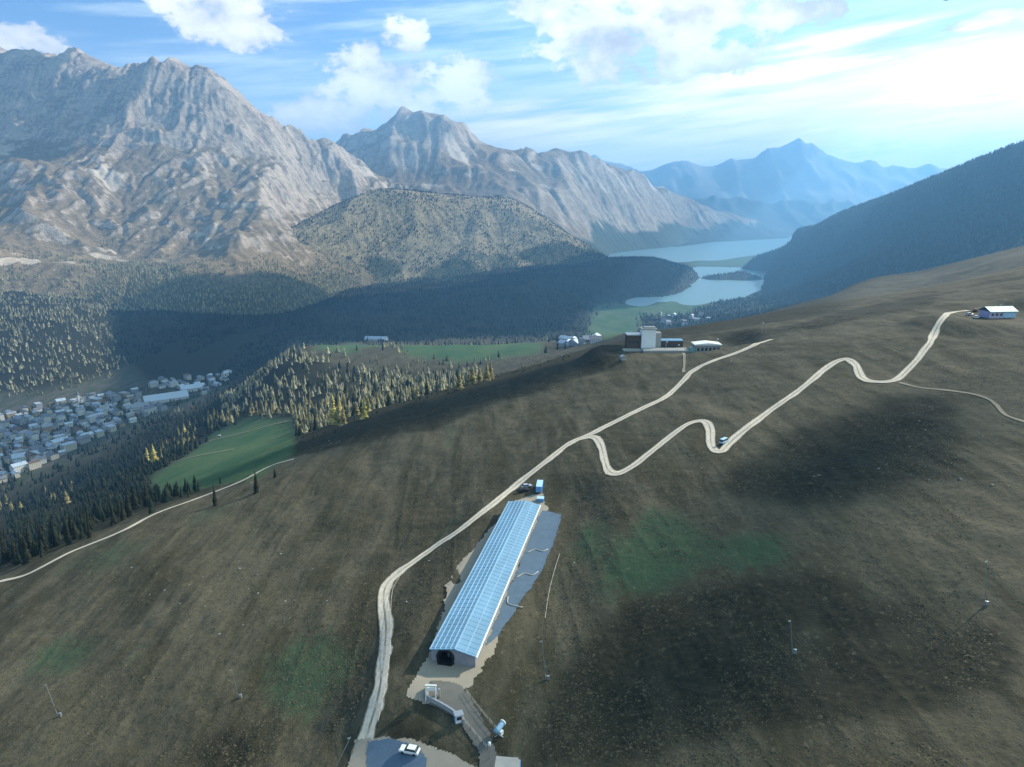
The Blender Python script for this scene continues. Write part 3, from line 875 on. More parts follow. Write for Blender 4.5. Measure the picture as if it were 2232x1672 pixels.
# ------------------------------------------------------------------ air
def build_haze():
    me = bpy.data.meshes.new('haze')
    x, y0, y1, z0, z1 = 19000.0, -700.0, 25500.0, -70.0, 2420.0
    v = [(-x, y0, z0), (x, y0, z0), (x, y1, z0), (-x, y1, z0), (-x, y0, z1), (x, y0, z1), (x, y1, z1), (-x, y1, z1)]
    me.from_pydata(v, [], [(3, 2, 1, 0), (4, 5, 6, 7), (0, 1, 5, 4), (1, 2, 6, 5), (2, 3, 7, 6), (3, 0, 4, 7)])
    m = bpy.data.materials.new('air'); m.use_nodes = True
    nt = m.node_tree; nt.nodes.clear()
    out = nt.nodes.new('ShaderNodeOutputMaterial'); pv = nt.nodes.new('ShaderNodeVolumePrincipled')
    pv.inputs['Color'].default_value = (.22, .54, 1.0, 1); pv.inputs['Density'].default_value = HAZE
    pv.inputs['Anisotropy'].default_value = 0.36
    nt.links.new(pv.outputs[0], out.inputs['Volume'])
    me.materials.append(m)
    o = bpy.data.objects.new('haze', me); COL.objects.link(o); tag(o, kind='stuff')


HAZE = 7.6e-5
build_haze()


# ------------------------------------------------------------------ unseen clouds added and outlined to shade the wood, town, ridge and massif
def shade_cloud(shade, ground_h, z, thick, seed, warp=260, cell=45.0):
    k = (z - ground_h) / math.tan(SUN_EL)
    P = [(p[0] + k * math.sin(SUN_AZ), p[1] + k * math.cos(SUN_AZ)) for p in shade]
    A = np.array(P); x0, y0 = A.min(0) - 300; x1, y1 = A.max(0) + 300
    X, Y = np.meshgrid(np.arange(x0, x1, cell), np.arange(y0, y1, cell))
    fq = warp * 1.6
    wx = X + warp * (fbm(X / fq, Y / fq, 4, seed) - .5); wy = Y + warp * (fbm(X / fq, Y / fq, 4, seed + 1) - .5)
    m_ = box_blur(inside(P, wx, wy).astype(float), 3)
    n = ridged(X / 520, Y / 520, 4, seed + 3)
    top = z + thick * np.sqrt(np.clip(m_ - .5, 0, 1) * 2) * (.35 + .9 * n); bot = z - thick * .12 * np.clip(m_ - .5, 0, 1) * 2 * (fbm(X / 160, Y / 160, 3, seed + 7))
    F = grid_faces(*X.shape); keep = (m_.ravel()[F] > .5).all(1); F = F[keep]
    nn = X.size
    V = np.concatenate([np.stack([X, Y, top], -1).reshape(-1, 3), np.stack([X, Y, bot], -1).reshape(-1, 3)])
    FF_ = np.concatenate([F, F[:, ::-1] + nn]); used = np.unique(FF_); re = np.full(2 * nn, -1); re[used] = np.arange(len(used))
    c = MT('cloud_white', 1.0, 0.0); c.col((.92, .93, .95))
    tag(np_mesh('shade_cloud', V[used], re[FF_], [c.m], True), kind='stuff')


shade_cloud([at_z(px, py, 40)[:2] for px, py in [(212, 672), (420, 662), (640, 640), (900, 645), (1210, 600), (1400, 575), (1500, 590), (1470, 648), (1290, 672), (1210, 745), (860, 745), (620, 775), (560, 826), (430, 878), (330, 925), (180, 1000), (-80, 1090), (-80, 890), (150, 862), (325, 838), (256, 760)]], 40, 2950.0, 90.0, 700, 120)
_hs = [at_y(*q) for q in [(1640, 640, 4400), (1690, 560, 5700), (1730, 505, 5900), (1900, 440, 4900), (2130, 345, 4050), (2300, 295, 3700), (2420, 300, 3400), (2420, 500, 2300), (2150, 560, 2350), (1900, 640, 2600), (1750, 660, 3200)]]
_kk = [(2950 - q[2]) / math.tan(SUN_EL) - (2950 - 450) / math.tan(SUN_EL) for q in _hs]
shade_cloud([(q[0] + k * math.sin(SUN_AZ), q[1] + k * math.cos(SUN_AZ)) for q, k in zip(_hs, _kk)], 450, 2950.0, 90.0, 760, 120)
_sh = [at_y(*q) for q in [(-200, 130, 6900), (0, 90, 7100), (200, 90, 6900), (260, 140, 6600), (230, 220, 6200), (270, 290, 5900), (190, 330, 5500), (60, 350, 5300), (-150, 330, 5400)]]
shade_cloud([(q[0] + (2950 - q[2]) / math.tan(SUN_EL) * math.sin(SUN_AZ) - (2950 - 1300) / math.tan(SUN_EL) * math.sin(SUN_AZ), q[1] + ((2950 - q[2]) - 1650) / math.tan(SUN_EL) * math.cos(SUN_AZ)) for q in _sh], 1300, 2950.0, 160.0, 720)
# small unseen clouds added to shade patches of the near slope
for k, poly in enumerate([[(1560, 1050), (1680, 970), (1800, 905), (1960, 868), (2085, 880), (2110, 950), (2080, 1035), (1960, 1085), (1840, 1112), (1680, 1112)],
                          [(1120, 1720), (1150, 1560), (1220, 1410), (1320, 1320), (1450, 1270), (1640, 1235), (1850, 1250), (1960, 1310), (2260, 1330), (2280, 1480), (2040, 1520), (1850, 1545), (1640, 1580), (1480, 1620), (1350, 1680), (1260, 1760)],
                          [(610, 1000), (630, 955), (830, 902), (1000, 856), (1180, 806), (1330, 760), (1345, 790), (1240, 830), (1080, 880), (960, 925), (800, 968)],
                          [(420, 1700), (470, 1620), (540, 1600), (560, 1650), (545, 1720)]]):
    H_ = hits(poly); shade_cloud([q[:2] for q in H_], float(H_[:, 2].mean()), 2700.0, 22.0, 740 + 10 * k, 40, 6.0)
# ------------------------------------------------------------------ roads
def gravel(name, c, var=.3):
    m = MT(name, .95, .1)
    n = m.noise(.35, 5, .6); n2 = m.noise(3.0, 4, .7)
    a = m.mix(n, tuple(q * (1 - var) for q in c), tuple(q * (1 + var * .5) for q in c))
    m.col(m.mix(m.ramp(n2, .45, .75, 0, .5), a, tuple(q * .6 for q in c)))
    m.bump(n2, .5, .1)
    return m.m


def track_mat(name, c):
    m = MT(name, .95, .1)
    u = m.math('ABSOLUTE', m.math('SUBTRACT', m.attr('across', False), .5)); n = m.noise(.5, 6, .68); n2 = m.noise(4.0, 4, .7); n3 = m.noise(.06, 4, .6)
    a = m.mix(m.ramp(n, .3, .7), tuple(q * .78 for q in c), tuple(q * 1.1 for q in c))
    a = m.mix(m.ramp(n2, .5, .8, 0, .4), a, tuple(q * .6 for q in c))
    mid = m.math('MULTIPLY', m.ramp(u, .11, .03), m.ramp(m.math('ADD', n, m.math('MULTIPLY', n3, .6)), .62, .92, 0, .75))
    edge = m.ramp(m.math('ADD', u, m.math('MULTIPLY', m.math('SUBTRACT', n, .5), .35)), .38, .47, 0, .9)
    m.col(m.mix(m.math('MAXIMUM', mid, edge), a, (.085, .072, .040)))
    m.bump(n2, .5, .1); return m.m


M_ROAD = track_mat('pale_gravel', (.58, .51, .41)); M_PATH = track_mat('worn_earth', (.30, .26, .19))


def ribbon(name, ln, w, mat, lift=.16, rag=.3, seed=0):
    d = np.gradient(ln, axis=0); d /= np.linalg.norm(d, axis=1)[:, None] + 1e-9
    n = np.stack([d[:, 1], -d[:, 0]], 1)
    k = np.arange(len(ln))
    wl = w / 2 * (1 + rag * (vn(k * .17, k * 0, seed) - .5) * 2); wr = w / 2 * (1 + rag * (vn(k * .31, k * 0 + 9, seed) - .5) * 2)
    f = np.linspace(-1, 1, 9)
    off = np.where(f[None] < 0, f[None] * wl[:, None], f[None] * wr[:, None])
    P = ln[:, None] + n[:, None] * off[..., None]
    Z = ground_z(P[..., 0], P[..., 1]) + lift
    V = np.concatenate([P, Z[..., None]], -1).reshape(-1, 3)
    o = np_mesh(name, V, grid_faces(len(ln), 9), [mat], True, attrs={'across': np.tile(np.linspace(0, 1, 9), len(ln))})
    return tag(o, kind='structure')


for i, (ln, w, kd) in enumerate(RLINES):
    far = np.hypot(*ln.mean(0)) > 700
    ribbon('road' if kd == 'track' else 'path', ln, w, M_ROAD if kd == 'track' else M_PATH, .9 if far else .16 + .012 * i, .24 if w > 2 else .45, i)


def patch(name, pix, mat, lift, cell=.4, rag=1.0, seed=3, world=None):
    P = [tuple(q) for q in (world if world is not None else hits(pix)[:, :2])]
    A = np.array(P); x0, y0 = A.min(0) - 2; x1, y1 = A.max(0) + 2
    X, Y = np.meshgrid(np.arange(x0, x1, cell), np.arange(y0, y1, cell))
    wx = X + rag * 2 * (fbm(X / 4, Y / 4, 3, seed) - .5); wy = Y + rag * 2 * (fbm(X / 4, Y / 4, 3, seed + 1) - .5)
    ok = inside(P, wx, wy)
    F = grid_faces(*X.shape); F = F[ok.ravel()[F].all(1)]
    used = np.unique(F); re = np.full(X.size, -1); re[used] = np.arange(len(used))
    Z = ground_z(X, Y) + lift
    o = np_mesh(name, np.stack([X, Y, Z], -1).reshape(-1, 3)[used], re[F], [mat], True)
    return tag(o, kind='structure')


# ------------------------------------------------------------------ trees
rnd = random.Random(4); rng = np.random.default_rng(4)


def leaf_mat(name, c, c2):
    m = MT(name, .9, .15)
    n = m.noise(.35, 3, .6)
    a = m.mix(m.ramp(m.math('ADD', m.math('MULTIPLY', n, .6), m.math('MULTIPLY', m.island(), .5)), .3, .75), c, c2)
    m.col(a)
    return m.m


M_LARCH = leaf_mat('larch_needles', (.12, .105, .045), (.27, .225, .105))
M_GOLD = leaf_mat('golden_needles', (.24, .20, .055), (.46, .38, .12))
M_SPRUCE = leaf_mat('spruce_needles', (.008, .011, .006), (.022, .025, .013))
M_BARK = simple('bark', (.07, .055, .045), .95, .3, 2)


def conifer_meshes(seed, slim, droop, n_tier):
    r = random.Random(seed)
    V = []; F = []
    for k in range(n_tier):
        f = k / (n_tier - 1)
        z = .10 + .88 * f
        rad = slim * (1 - f) ** .85 * (.8 + .4 * r.random()) + .012
        nb = 9 if f < .6 else 6
        a0 = r.random() * 6.28
        for b in range(nb):
            if r.random() < .10: continue
            a = a0 + b * 6.283 / nb + r.uniform(-.25, .25); L = rad * r.uniform(.7, 1.2)
            w = L * .36 + .01; dz = -droop * L * r.uniform(.6, 1.3); th = .030 + .02 * r.random()
            ca, sa = math.cos(a), math.sin(a)
            base = len(V)
            V += [(0, 0, z + th), (ca * L * .55 - sa * w, sa * L * .55 + ca * w, z + dz * .55), (ca * L, sa * L, z + dz), (ca * L * .55 + sa * w, sa * L * .55 - ca * w, z + dz * .55), (ca * L * .5, sa * L * .5, z + dz * .4 + th)]
            F += [(base, base + 1, base + 4), (base + 1, base + 2, base + 4), (base + 2, base + 3, base + 4), (base + 3, base, base + 4)]
    cm = (np.array(V), np.array(F))
    T = []; TF = []
    for i in range(7):
        a = i * 6.283 / 7
        T += [(math.cos(a) * .020, math.sin(a) * .020, -.03), (math.cos(a) * .003, math.sin(a) * .003, .97)]
    for i in range(7):
        j = (i + 1) % 7; TF.append((2 * i, 2 * j, 2 * j + 1, 2 * i + 1))
    return cm, (np.array(T), np.array(TF))


TREE = {}
for kind, mat, slim, droop, nt_ in (('larch', M_LARCH, .19, .35, 13), ('golden', M_GOLD, .20, .30, 13), ('spruce', M_SPRUCE, .17, .55, 15)):
    for v in range(3):
        cm, tm = conifer_meshes(hash((kind[0], v)) % 1 + 10 * v + len(kind), slim * (1 + .15 * (v - 1)), droop, nt_)
        c = np_mesh('crown', cm[0], cm[1], [mat]); t = np_mesh('trunk', tm[0], tm[1], [M_BARK], True)
        TREE[(kind, v)] = (c.data, t.data)
        bpy.data.objects.remove(c); bpy.data.objects.remove(t)


def tree(kind, x, y, h, label, group):
    c, t = TREE[(kind, rnd.randrange(3))]
    z = float(ground_z(x, y)) - .2
    o = bpy.data.objects.new({'larch': 'larch_tree', 'golden': 'larch_tree', 'spruce': 'spruce_tree'}[kind], None); COL.objects.link(o)
    o.location = (x, y, z); o.rotation_euler = (0, 0, rnd.uniform(0, 6.28)); s = h
    o.scale = (s * rnd.uniform(.85, 1.2), s * rnd.uniform(.85, 1.2), s)
    for nm, me in (('crown', c), ('trunk', t)):
        p = bpy.data.objects.new(nm, me); COL.objects.link(p); p.parent = o
    tag(o, label, 'tree', group)
    return o


def sample_poly(poly, n, sd):
    r = random.Random(sd); xs = [p[0] for p in poly]; ys = [p[1] for p in poly]; out = []
    while len(out) < n:
        x, y = r.uniform(min(xs), max(xs)), r.uniform(min(ys), max(ys))
        if inside(poly, np.array([x]), np.array([y]))[0]: out.append((x, y))
    return out


G_NEAR = 'dark spruces below the hillside track'; G_BELT = 'pale larches around the green clearing'; G_GOLD = 'golden autumn larches'
groves = [
    ([(-20, 1235), (-20, 1110), (120, 1075), (330, 1085), (335, 1112), (250, 1150), (130, 1200), (40, 1238)], 120, 'spruce', (8, 15), 'dark spruce in the shaded wood just below the hillside track', G_NEAR),
    ([(-10, 1110), (60, 1070), (190, 1050), (190, 1085), (60, 1120)], 14, 'larch', (15, 20), 'pale larch scattered in the dark wood above the town', 'pale larches above the town'),
    ([(330, 1000), (400, 930), (480, 900), (560, 890), (640, 890), (640, 910), (560, 908), (470, 938), (400, 985), (345, 1020)], 62, 'larch', (12, 21), 'pale larch on the rim of the green clearing', G_BELT),
    ([(640, 905), (660, 880), (740, 870), (830, 860), (830, 900), (740, 930), (650, 955)], 44, 'larch', (12, 20), 'pale larch in the grove right of the green clearing', 'pale larches right of the clearing'),
    ([(830, 862), (960, 838), (1080, 820), (1080, 834), (960, 858), (840, 886)], 24, 'larch', (12, 18), 'pale larch in the thin row along the hill edge', 'pale larches along the hill edge'),
]
for k, (poly, n, kind, hr, lab, grp) in enumerate(groves):
    pts = sample_poly(poly, n, 40 + k)
    for (x, y, z) in hits(pts):
        tree(kind, x, y, rnd.uniform(*hr), lab, grp)
for (px, py, h, lab) in [(403, 950, 27, 'tall golden larch at the upper left rim of the green clearing'), (412, 958, 20, 'short golden larch beside a taller one at the clearing rim'),
                         (322, 1005, 25, 'golden larch at the lower left corner of the green clearing'), (337, 1008, 29, 'tallest golden larch at the lower left corner of the clearing'),
                         (728, 925, 27, 'golden larch in the grove right of the green clearing'), (742, 920, 24, 'rounder golden larch in the grove right of the clearing'), (795, 912, 16, 'small golden larch at the right end of the grove'),
                         (48, 1118, 22, 'golden larch at the left edge of the dark wood'), (468, 905, 20, 'golden larch on the top rim of the green clearing'), (715, 840, 22, 'golden larch standing high in the larch belt')]:
    p = hit(px, py); tree('golden', p[0], p[1], h, lab, G_GOLD)
for (px, py, h, lab) in [(470, 1102, 11, 'lone dark spruce beside the hillside track, left of the other'), (560, 1074, 12, 'lone dark spruce above the bend of the hillside track'), (600, 1040, 5, 'small dark spruce near the upper end of the hillside track'),
                         (362, 1088, 7, 'dark spruce standing apart where the wood meets the track')]:
    p = hit(px, py); tree('spruce', p[0], p[1], h, lab, 'lone spruces by the track')


# the rest of the woods: one mass per wood
def forest(name, X, Y, Z, hgt, wid, mat, seed):
    r = np.random.default_rng(seed); n = len(X)
    S = 5
    ang = np.arange(S) * 2 * np.pi / S
    rot = r.uniform(0, 6.28, n)
    V = np.zeros((n, 13, 3))
    lean = r.uniform(-.10, .10, (n, 2)); split = r.uniform(.36, .56, n); up = r.uniform(.45, .75, n)
    for tier, (zb, zt, rr) in enumerate(((.08, .72, 1.0), (.46, 1.0, .62))):
        jit = r.uniform(.65, 1.25, (n, S))
        a = ang[None] + rot[:, None] + tier * .6
        V[:, tier * 6:tier * 6 + 5, 0] = np.cos(a) * jit * (rr if tier == 0 else up[:, None]) * wid[:, None]; V[:, tier * 6:tier * 6 + 5, 1] = np.sin(a) * jit * (rr if tier == 0 else up[:, None]) * wid[:, None]
        V[:, tier * 6:tier * 6 + 5, 2] = ((zb if tier == 0 else split[:, None]) + r.uniform(-.06, .10, (n, S))) * hgt[:, None]
        V[:, tier * 6 + 5, 2] = zt * hgt
        V[:, tier * 6 + 5, 0] = r.uniform(-.08, .08, n) * wid
    V[:, 12, 2] = -.05 * hgt
    V += np.stack([X, Y, Z], -1)[:, None]
    tf = []
    for tier in (0, 1):
        for i in range(S): tf.append((tier * 6 + i, tier * 6 + (i + 1) % S, tier * 6 + 5))
    tf.append((0, 12, 2)); tf.append((1, 12, 3))
    F = (np.array(tf)[None] + (np.arange(n) * 13)[:, None, None]).reshape(-1, 3)
    o = np_mesh(name, V.reshape(-1, 3), F, [mat], attrs={'tone': np.repeat(r.uniform(0, 1, n), 13)})
    return tag(o, kind='stuff')


def wood_mat(name, stops, scale=.004):
    m = MT(name, .92, .12)
    rd = m.attr('tone', False); n = m.noise(scale, 4, .6)
    t = m.math('ADD', m.math('MULTIPLY', rd, .62), m.math('MULTIPLY', n, .5))
    a = m.mix(m.ramp(t, .2, .55), stops[0], stops[1]); a = m.mix(m.ramp(t, .62, .95), a, stops[2])
    m.col(a); return m.m


M_DARKWOOD = wood_mat('dark_conifers', ((.007, .012, .008), (.014, .022, .014), (.034, .038, .020)))
M_PALEWOOD = wood_mat('pale_conifers', ((.050, .052, .030), (.20, .185, .115), (.38, .34, .21)))
M_MIXWOOD = wood_mat('mixed_conifers', ((.024, .028, .014), (.070, .066, .032), (.19, .16, .08)))


def surface_z(x, y):
    z = ground_z(x, y)
    for f in (FF, FH):
        ins = (x > f.x[0]) & (x < f.x[-1]) & (y > f.y[0]) & (y < f.y[-1])
        if ins.any():
            q = f.z(x[ins], y[ins]); z[ins] = np.maximum(z[ins], q)
    return z


print('woods')
# on the ground sheet
cellA = np.zeros(GX.shape); dr = np.gradient(GR)[:, None]; cellA[:] = RR * dr * (GT[1] - GT[0])
Wd = wood.copy(); Wd[(GZ < 1.5)] = 0; Wd[RR > 6500] = 0
Wd *= np.where(np.degrees(TT) > -26, 1, np.where((RR > 1500) & (GZ < 14), .06, 1))
vis = (np.abs(np.degrees(TT)) < 39)
dens = np.where((RR < 1000) & (np.degrees(TT) < -20), 1 / 26., np.where(RR < 1300, 1 / 55., np.where(RR < 2600, 1 / 80., 1 / 120.)))
keepout = cover([[(330, 1080), (330, 1040), (400, 1000), (470, 945), (560, 912), (645, 915), (645, 1000), (560, 1050)]], 1)
w = np.clip(cellA * Wd * vis * dens * (1 - sstep(keepout, .1, .5)), 0, None).ravel()
n_exp = w.sum(); print('ground wood trees', n_exp)
N = int(min(n_exp, 90000))
idx = rng.choice(w.size, N, p=w / w.sum())
jx = rng.uniform(-.5, .5, N); jy = rng.uniform(-.5, .5, N)
th = TT.ravel()[idx] + jx * (GT[1] - GT[0]); rr_ = RR.ravel()[idx] + jy * np.broadcast_to(dr, GX.shape).ravel()[idx]
_k = ~((np.degrees(th) > 5) & (rr_ < 2200) & (rr_ > 200)) & (rng.uniform(0, 1, N) < .25 + 1.2 * sstep(fbm(rr_ * np.sin(th) / 90, rr_ * np.cos(th) / 90, 4, 44), .38, .58))
th, rr_ = th[_k], rr_[_k]; idx = idx[_k]; N = len(th)
tx, ty = rr_ * np.sin(th), rr_ * np.cos(th)
tz = surface_z(tx, ty)
spruce_near = (np.degrees(th) < -22) & (rr_ < 1500)
crest_here = np.interp(np.degrees(th), [-60, -38, -30, -26, -19, -11, 0, 9, 22, 34, 60], [330, 345, 350, 375, 400, 450, 470, 500, 500, 560, 700])
beltm = (np.degrees(th) < 3) & (np.degrees(th) > -24) & (rr_ > crest_here + 260) & (rr_ < 2050)
leftb = (np.degrees(th) < -26) & (rr_ > 2000)
hgt = rng.uniform(8, 20, N) * np.where(rr_ > 2500, 1.0, .9) * np.where((np.degrees(th) < -20) & (rr_ < 1000), .62, 1.0); wid = hgt * np.where(rng.uniform(0, 1, N) < .3, rng.uniform(.24, .36, N), rng.uniform(.13, .23, N))
near_crest = rr_ < crest_here + 230
thin = (near_crest & (np.degrees(th) > -20)) | ((np.degrees(th) > -3) & (rr_ < crest_here + 800))
hgt = np.where(thin, hgt * .14, hgt); wid = np.where(thin, wid * .3, wid)
pale = (beltm & (rng.uniform(0, 1, N) < .80 + .5 * (fbm(tx / 130, ty / 130, 3, 46) - .5))) | (leftb & (bluew.ravel()[idx] < .4))
for nm, sel, mt in (('pale_forest', pale, M_PALEWOOD), ('dark_forest', ~pale, M_DARKWOOD)):
    s_ = np.where(sel)[0]; forest(nm, tx[s_], ty[s_], tz[s_] - .5, hgt[s_], wid[s_], mt, 7)


def field_forest(name, f, n, mat, seed, hr, lim=None, pw=1.0):
    r = np.random.default_rng(seed)
    p = np.clip(f.cov[..., 2], 0, 1) ** pw
    gz = f.Z > 3
    p = p * gz
    if lim is not None: p = p * lim
    p = p.ravel(); i = r.choice(p.size, n, p=p / p.sum())
    x = f.X.ravel()[i] + r.uniform(-.5, .5, n) * f.cell; y = f.Y.ravel()[i] + r.uniform(-.5, .5, n) * f.cell
    z = f.z(x, y); g = ground_z(x, y); ok = z > g - 1
    x, y, z = x[ok], y[ok], z[ok]; h = r.uniform(hr[0], hr[1], len(x))
    forest(name, x, y, z - 1, h, h * r.uniform(.16, .26, len(x)), mat, seed)


vD = (FD.Y < 5600) & (FD.X > -.82 * FD.Y) & (FD.X < -.22 * FD.Y)
field_forest('massif_forest', FD, 8000, M_PALEWOOD, 31, (11, 22), vD, .8)
field_forest('hill_forest', FF, 3000, M_MIXWOOD, 32, (12, 22), None, 1.0)
vH = (FH.X < .85 * FH.Y)
field_forest('ridge_forest', FH, 20000, M_DARKWOOD, 33, (14, 24), vH, 1.0)


# ------------------------------------------------------------------ loose stones on the slope
def lumps(name, X, Y, S, flat, mat, seed, jag=.35):
    r = np.random.default_rng(seed); n = len(X)
    base = np.array([(math.cos(a) * q, math.sin(a) * q, z) for z, q in ((-.1, .9), (.35, 1.0), (.75, .6)) for a in np.linspace(0, 6.283, 6, endpoint=False)] + [(0, 0, 1.0)])
    V = base[None] * (1 + jag * r.uniform(-1, 1, (n, len(base), 1)))
    ang = r.uniform(0, 6.28, n); c, s_ = np.cos(ang)[:, None], np.sin(ang)[:, None]
    V = np.stack([V[..., 0] * c - V[..., 1] * s_, V[..., 0] * s_ + V[..., 1] * c, V[..., 2]], -1)
    V *= np.stack([S * r.uniform(.8, 1.5, n), S, S * flat], -1)[:, None]
    V += np.stack([X, Y, ground_z(X, Y) + rough_z(X, Y) * .8 - .05], -1)[:, None]
    F = []
    for k in (0, 6):
        for i in range(6):
            j = (i + 1) % 6; F += [(k + i, k + j, k + 6 + j), (k + i, k + 6 + j, k + 6 + i)]
    for i in range(6): F.append((12 + i, 12 + (i + 1) % 6, 18))
    F = (np.array(F)[None] + (np.arange(n) * 19)[:, None, None]).reshape(-1, 3)
    return tag(np_mesh(name, V.reshape(-1, 3), F, [mat]), kind='stuff')


ws = (cellA * (fbm(GX / 60, GY / 60, 4, 600) > .58) * (RR < crest_r) * (RR > 80) * vis * (1 - np.clip(smooth * 2, 0, 1))).ravel()
i_ = rng.choice(ws.size, 240, p=ws / ws.sum())
lumps('scattered_stones', GX.ravel()[i_], GY.ravel()[i_], rng.gamma(2, .09, len(i_)) + .10, .6, simple('grey_stone', (.22, .21, .19), .9, .3, 2), 62, .3)


# ------------------------------------------------------------------ grass tufts on the near slope
wt = (cellA * sstep(fbm(GX / 17, GY / 26, 5, 700), .34, .70) * (RR < np.minimum(crest_r, 430)) * (RR > 95) * vis * (1 - np.clip(smooth * 2, 0, 1)) * (300 / RR)).ravel()
N_ = 120000
i_ = rng.choice(wt.size, N_, p=wt / wt.sum())
X_ = GX.ravel()[i_] + rng.uniform(-.45, .45, N_); Y_ = GY.ravel()[i_] + rng.uniform(-.45, .45, N_)
S_ = rng.gamma(4, .034, N_) + .07
ang = rng.uniform(0, 6.28, N_)[:, None] + np.arange(5)[None] * 1.2566
rad = S_[:, None] * rng.uniform(.6, 1.4, (N_, 5)); rad[:, 0] *= 1.5
V = np.zeros((N_, 6, 3)); V[:, :5, 0] = np.cos(ang) * rad; V[:, :5, 1] = np.sin(ang) * rad; V[:, :5, 2] = -.08
V[:, 5, 0] = S_ * rng.uniform(-.3, .3, N_); V[:, 5, 1] = S_ * rng.uniform(-.3, .3, N_); V[:, 5, 2] = S_ * rng.uniform(.35, .8, N_)
V += np.stack([X_, Y_, ground_z(X_, Y_) + rough_z(X_, Y_)], -1)[:, None]
F_ = (np.array([(k, (k + 1) % 5, 5) for k in range(5)])[None] + (np.arange(N_) * 6)[:, None, None]).reshape(-1, 3)
M_TUFT = wood_mat('dry_grass', ((.036, .034, .021), (.070, .064, .040), (.104, .094, .060)), .06)
tag(np_mesh('grass_tufts', V.reshape(-1, 3), F_, [M_TUFT], attrs={'tone': np.repeat(rng.uniform(0, 1, N_), 6)}), kind='stuff')
# ------------------------------------------------------------------ built things
class MB:
    """collects shapes into one mesh"""
    def __init__(s): s.v = []; s.f = []; s.mi = []; s.cur = 0

    def add(s, V, F):
        b = len(s.v); s.v += [tuple(map(float, q)) for q in V]; s.f += [tuple(b + i for i in f) for f in F]; s.mi += [s.cur] * len(F); return s

    def box(s, c, d, rz=0.0, taper=1.0, shift=(0, 0)):
        x, y, z = d[0] / 2, d[1] / 2, d[2] / 2; ca, sa = math.cos(rz), math.sin(rz); V = []
        for k, (sx, sy, sz) in enumerate([(-1, -1, -1), (1, -1, -1), (1, 1, -1), (-1, 1, -1), (-1, -1, 1), (1, -1, 1), (1, 1, 1), (-1, 1, 1)]):
            t = taper if sz > 0 else 1.0
            px, py = sx * x * t + (shift[0] if sz > 0 else 0), sy * y * t + (shift[1] if sz > 0 else 0)
            V.append((c[0] + px * ca - py * sa, c[1] + px * sa + py * ca, c[2] + sz * z))
        return s.add(V, [(3, 2, 1, 0), (4, 5, 6, 7), (0, 1, 5, 4), (1, 2, 6, 5), (2, 3, 7, 6), (3, 0, 4, 7)])

    def tube(s, pts, r, n=8, r2=None):
        P = [np.array(p, float) for p in pts]; V = []; m = len(P)
        for i, p in enumerate(P):
            d = P[min(i + 1, m - 1)] - P[max(i - 1, 0)]; d = d / (np.linalg.norm(d) + 1e-9)
            a = np.cross(d, (0, 0, 1) if abs(d[2]) < .9 else (1, 0, 0)); a /= np.linalg.norm(a); b = np.cross(d, a)
            rr = r if r2 is None else r + (r2 - r) * i / (m - 1)
            for k in range(n):
                t = 2 * math.pi * k / n; V.append(p + rr * (math.cos(t) * a + math.sin(t) * b))
        F = []
        for i in range(m - 1):
            for k in range(n):
                k2 = (k + 1) % n; F.append((i * n + k, i * n + k2, (i + 1) * n + k2, (i + 1) * n + k))
        F.append(tuple(range(n))[::-1]); F.append(tuple((m - 1) * n + k for k in range(n)))
        return s.add(V, F)

    def prism(s, prof, y0, y1, rz=0.0, o=(0, 0, 0)):
        """profile in x,z swept along y"""
        n = len(prof); ca, sa = math.cos(rz), math.sin(rz); V = []
        for y in (y0, y1):
            for (x, z) in prof: V.append((o[0] + x * ca - y * sa, o[1] + x * sa + y * ca, o[2] + z))
        F = [tuple(range(n)), tuple(range(n, 2 * n))[::-1]] + [((i + 1) % n, i, n + i, n + (i + 1) % n) for i in range(n)]
        return s.add(V, F)

    def build(s, name, mat, parent=None, smooth=False, bevel=0.0):
        me = bpy.data.meshes.new(name); me.from_pydata(s.v, [], s.f)
        for m in (mat if isinstance(mat, list) else [mat]): me.materials.append(m)
        if isinstance(mat, list): me.polygons.foreach_set('material_index', s.mi)
        if smooth: me.polygons.foreach_set('use_smooth', [True] * len(me.polygons))
        me.update()
        o = bpy.data.objects.new(name, me); COL.objects.link(o)
        if parent: o.parent = parent
        if bevel:
            b = o.modifiers.new('bevel', 'BEVEL'); b.width = bevel; b.segments = 2; b.limit_method = 'ANGLE'
        return o


def thing(name, label, cat, loc, rz=0.0, group=None):
    o = bpy.data.objects.new(name, None); COL.objects.link(o)
    o.location = tuple(map(float, loc)); o.rotation_euler = (0, 0, rz)
    return tag(o, label, cat, group)


def copy_tree(o, parent=None):
    c = o.copy(); COL.objects.link(c)
    if parent: c.parent = parent
    for ch in list(o.children): copy_tree(ch, c)
    return c


def gz(x, y): return float(ground_z(x, y))


def on(px, py):
    p = hit(px, py); return float(p[0]), float(p[1]), gz(p[0], p[1])


def metal_roof(name, c, rough=.38, met=.55, scale=.25):
    m = MT(name, rough, .4); n = m.noise(scale, 5, .6, stretch=(1, .25, 1)); n2 = m.noise(2.5, 3, .6)
    a = m.mix(m.ramp(n, .3, .7), tuple(q * .80 for q in c), c)
    m.col(m.mix(m.ramp(n2, .5, .8, 0, .3), a, tuple(q * .65 for q in c))); m.b.inputs['Metallic'].default_value = met
    return m.m


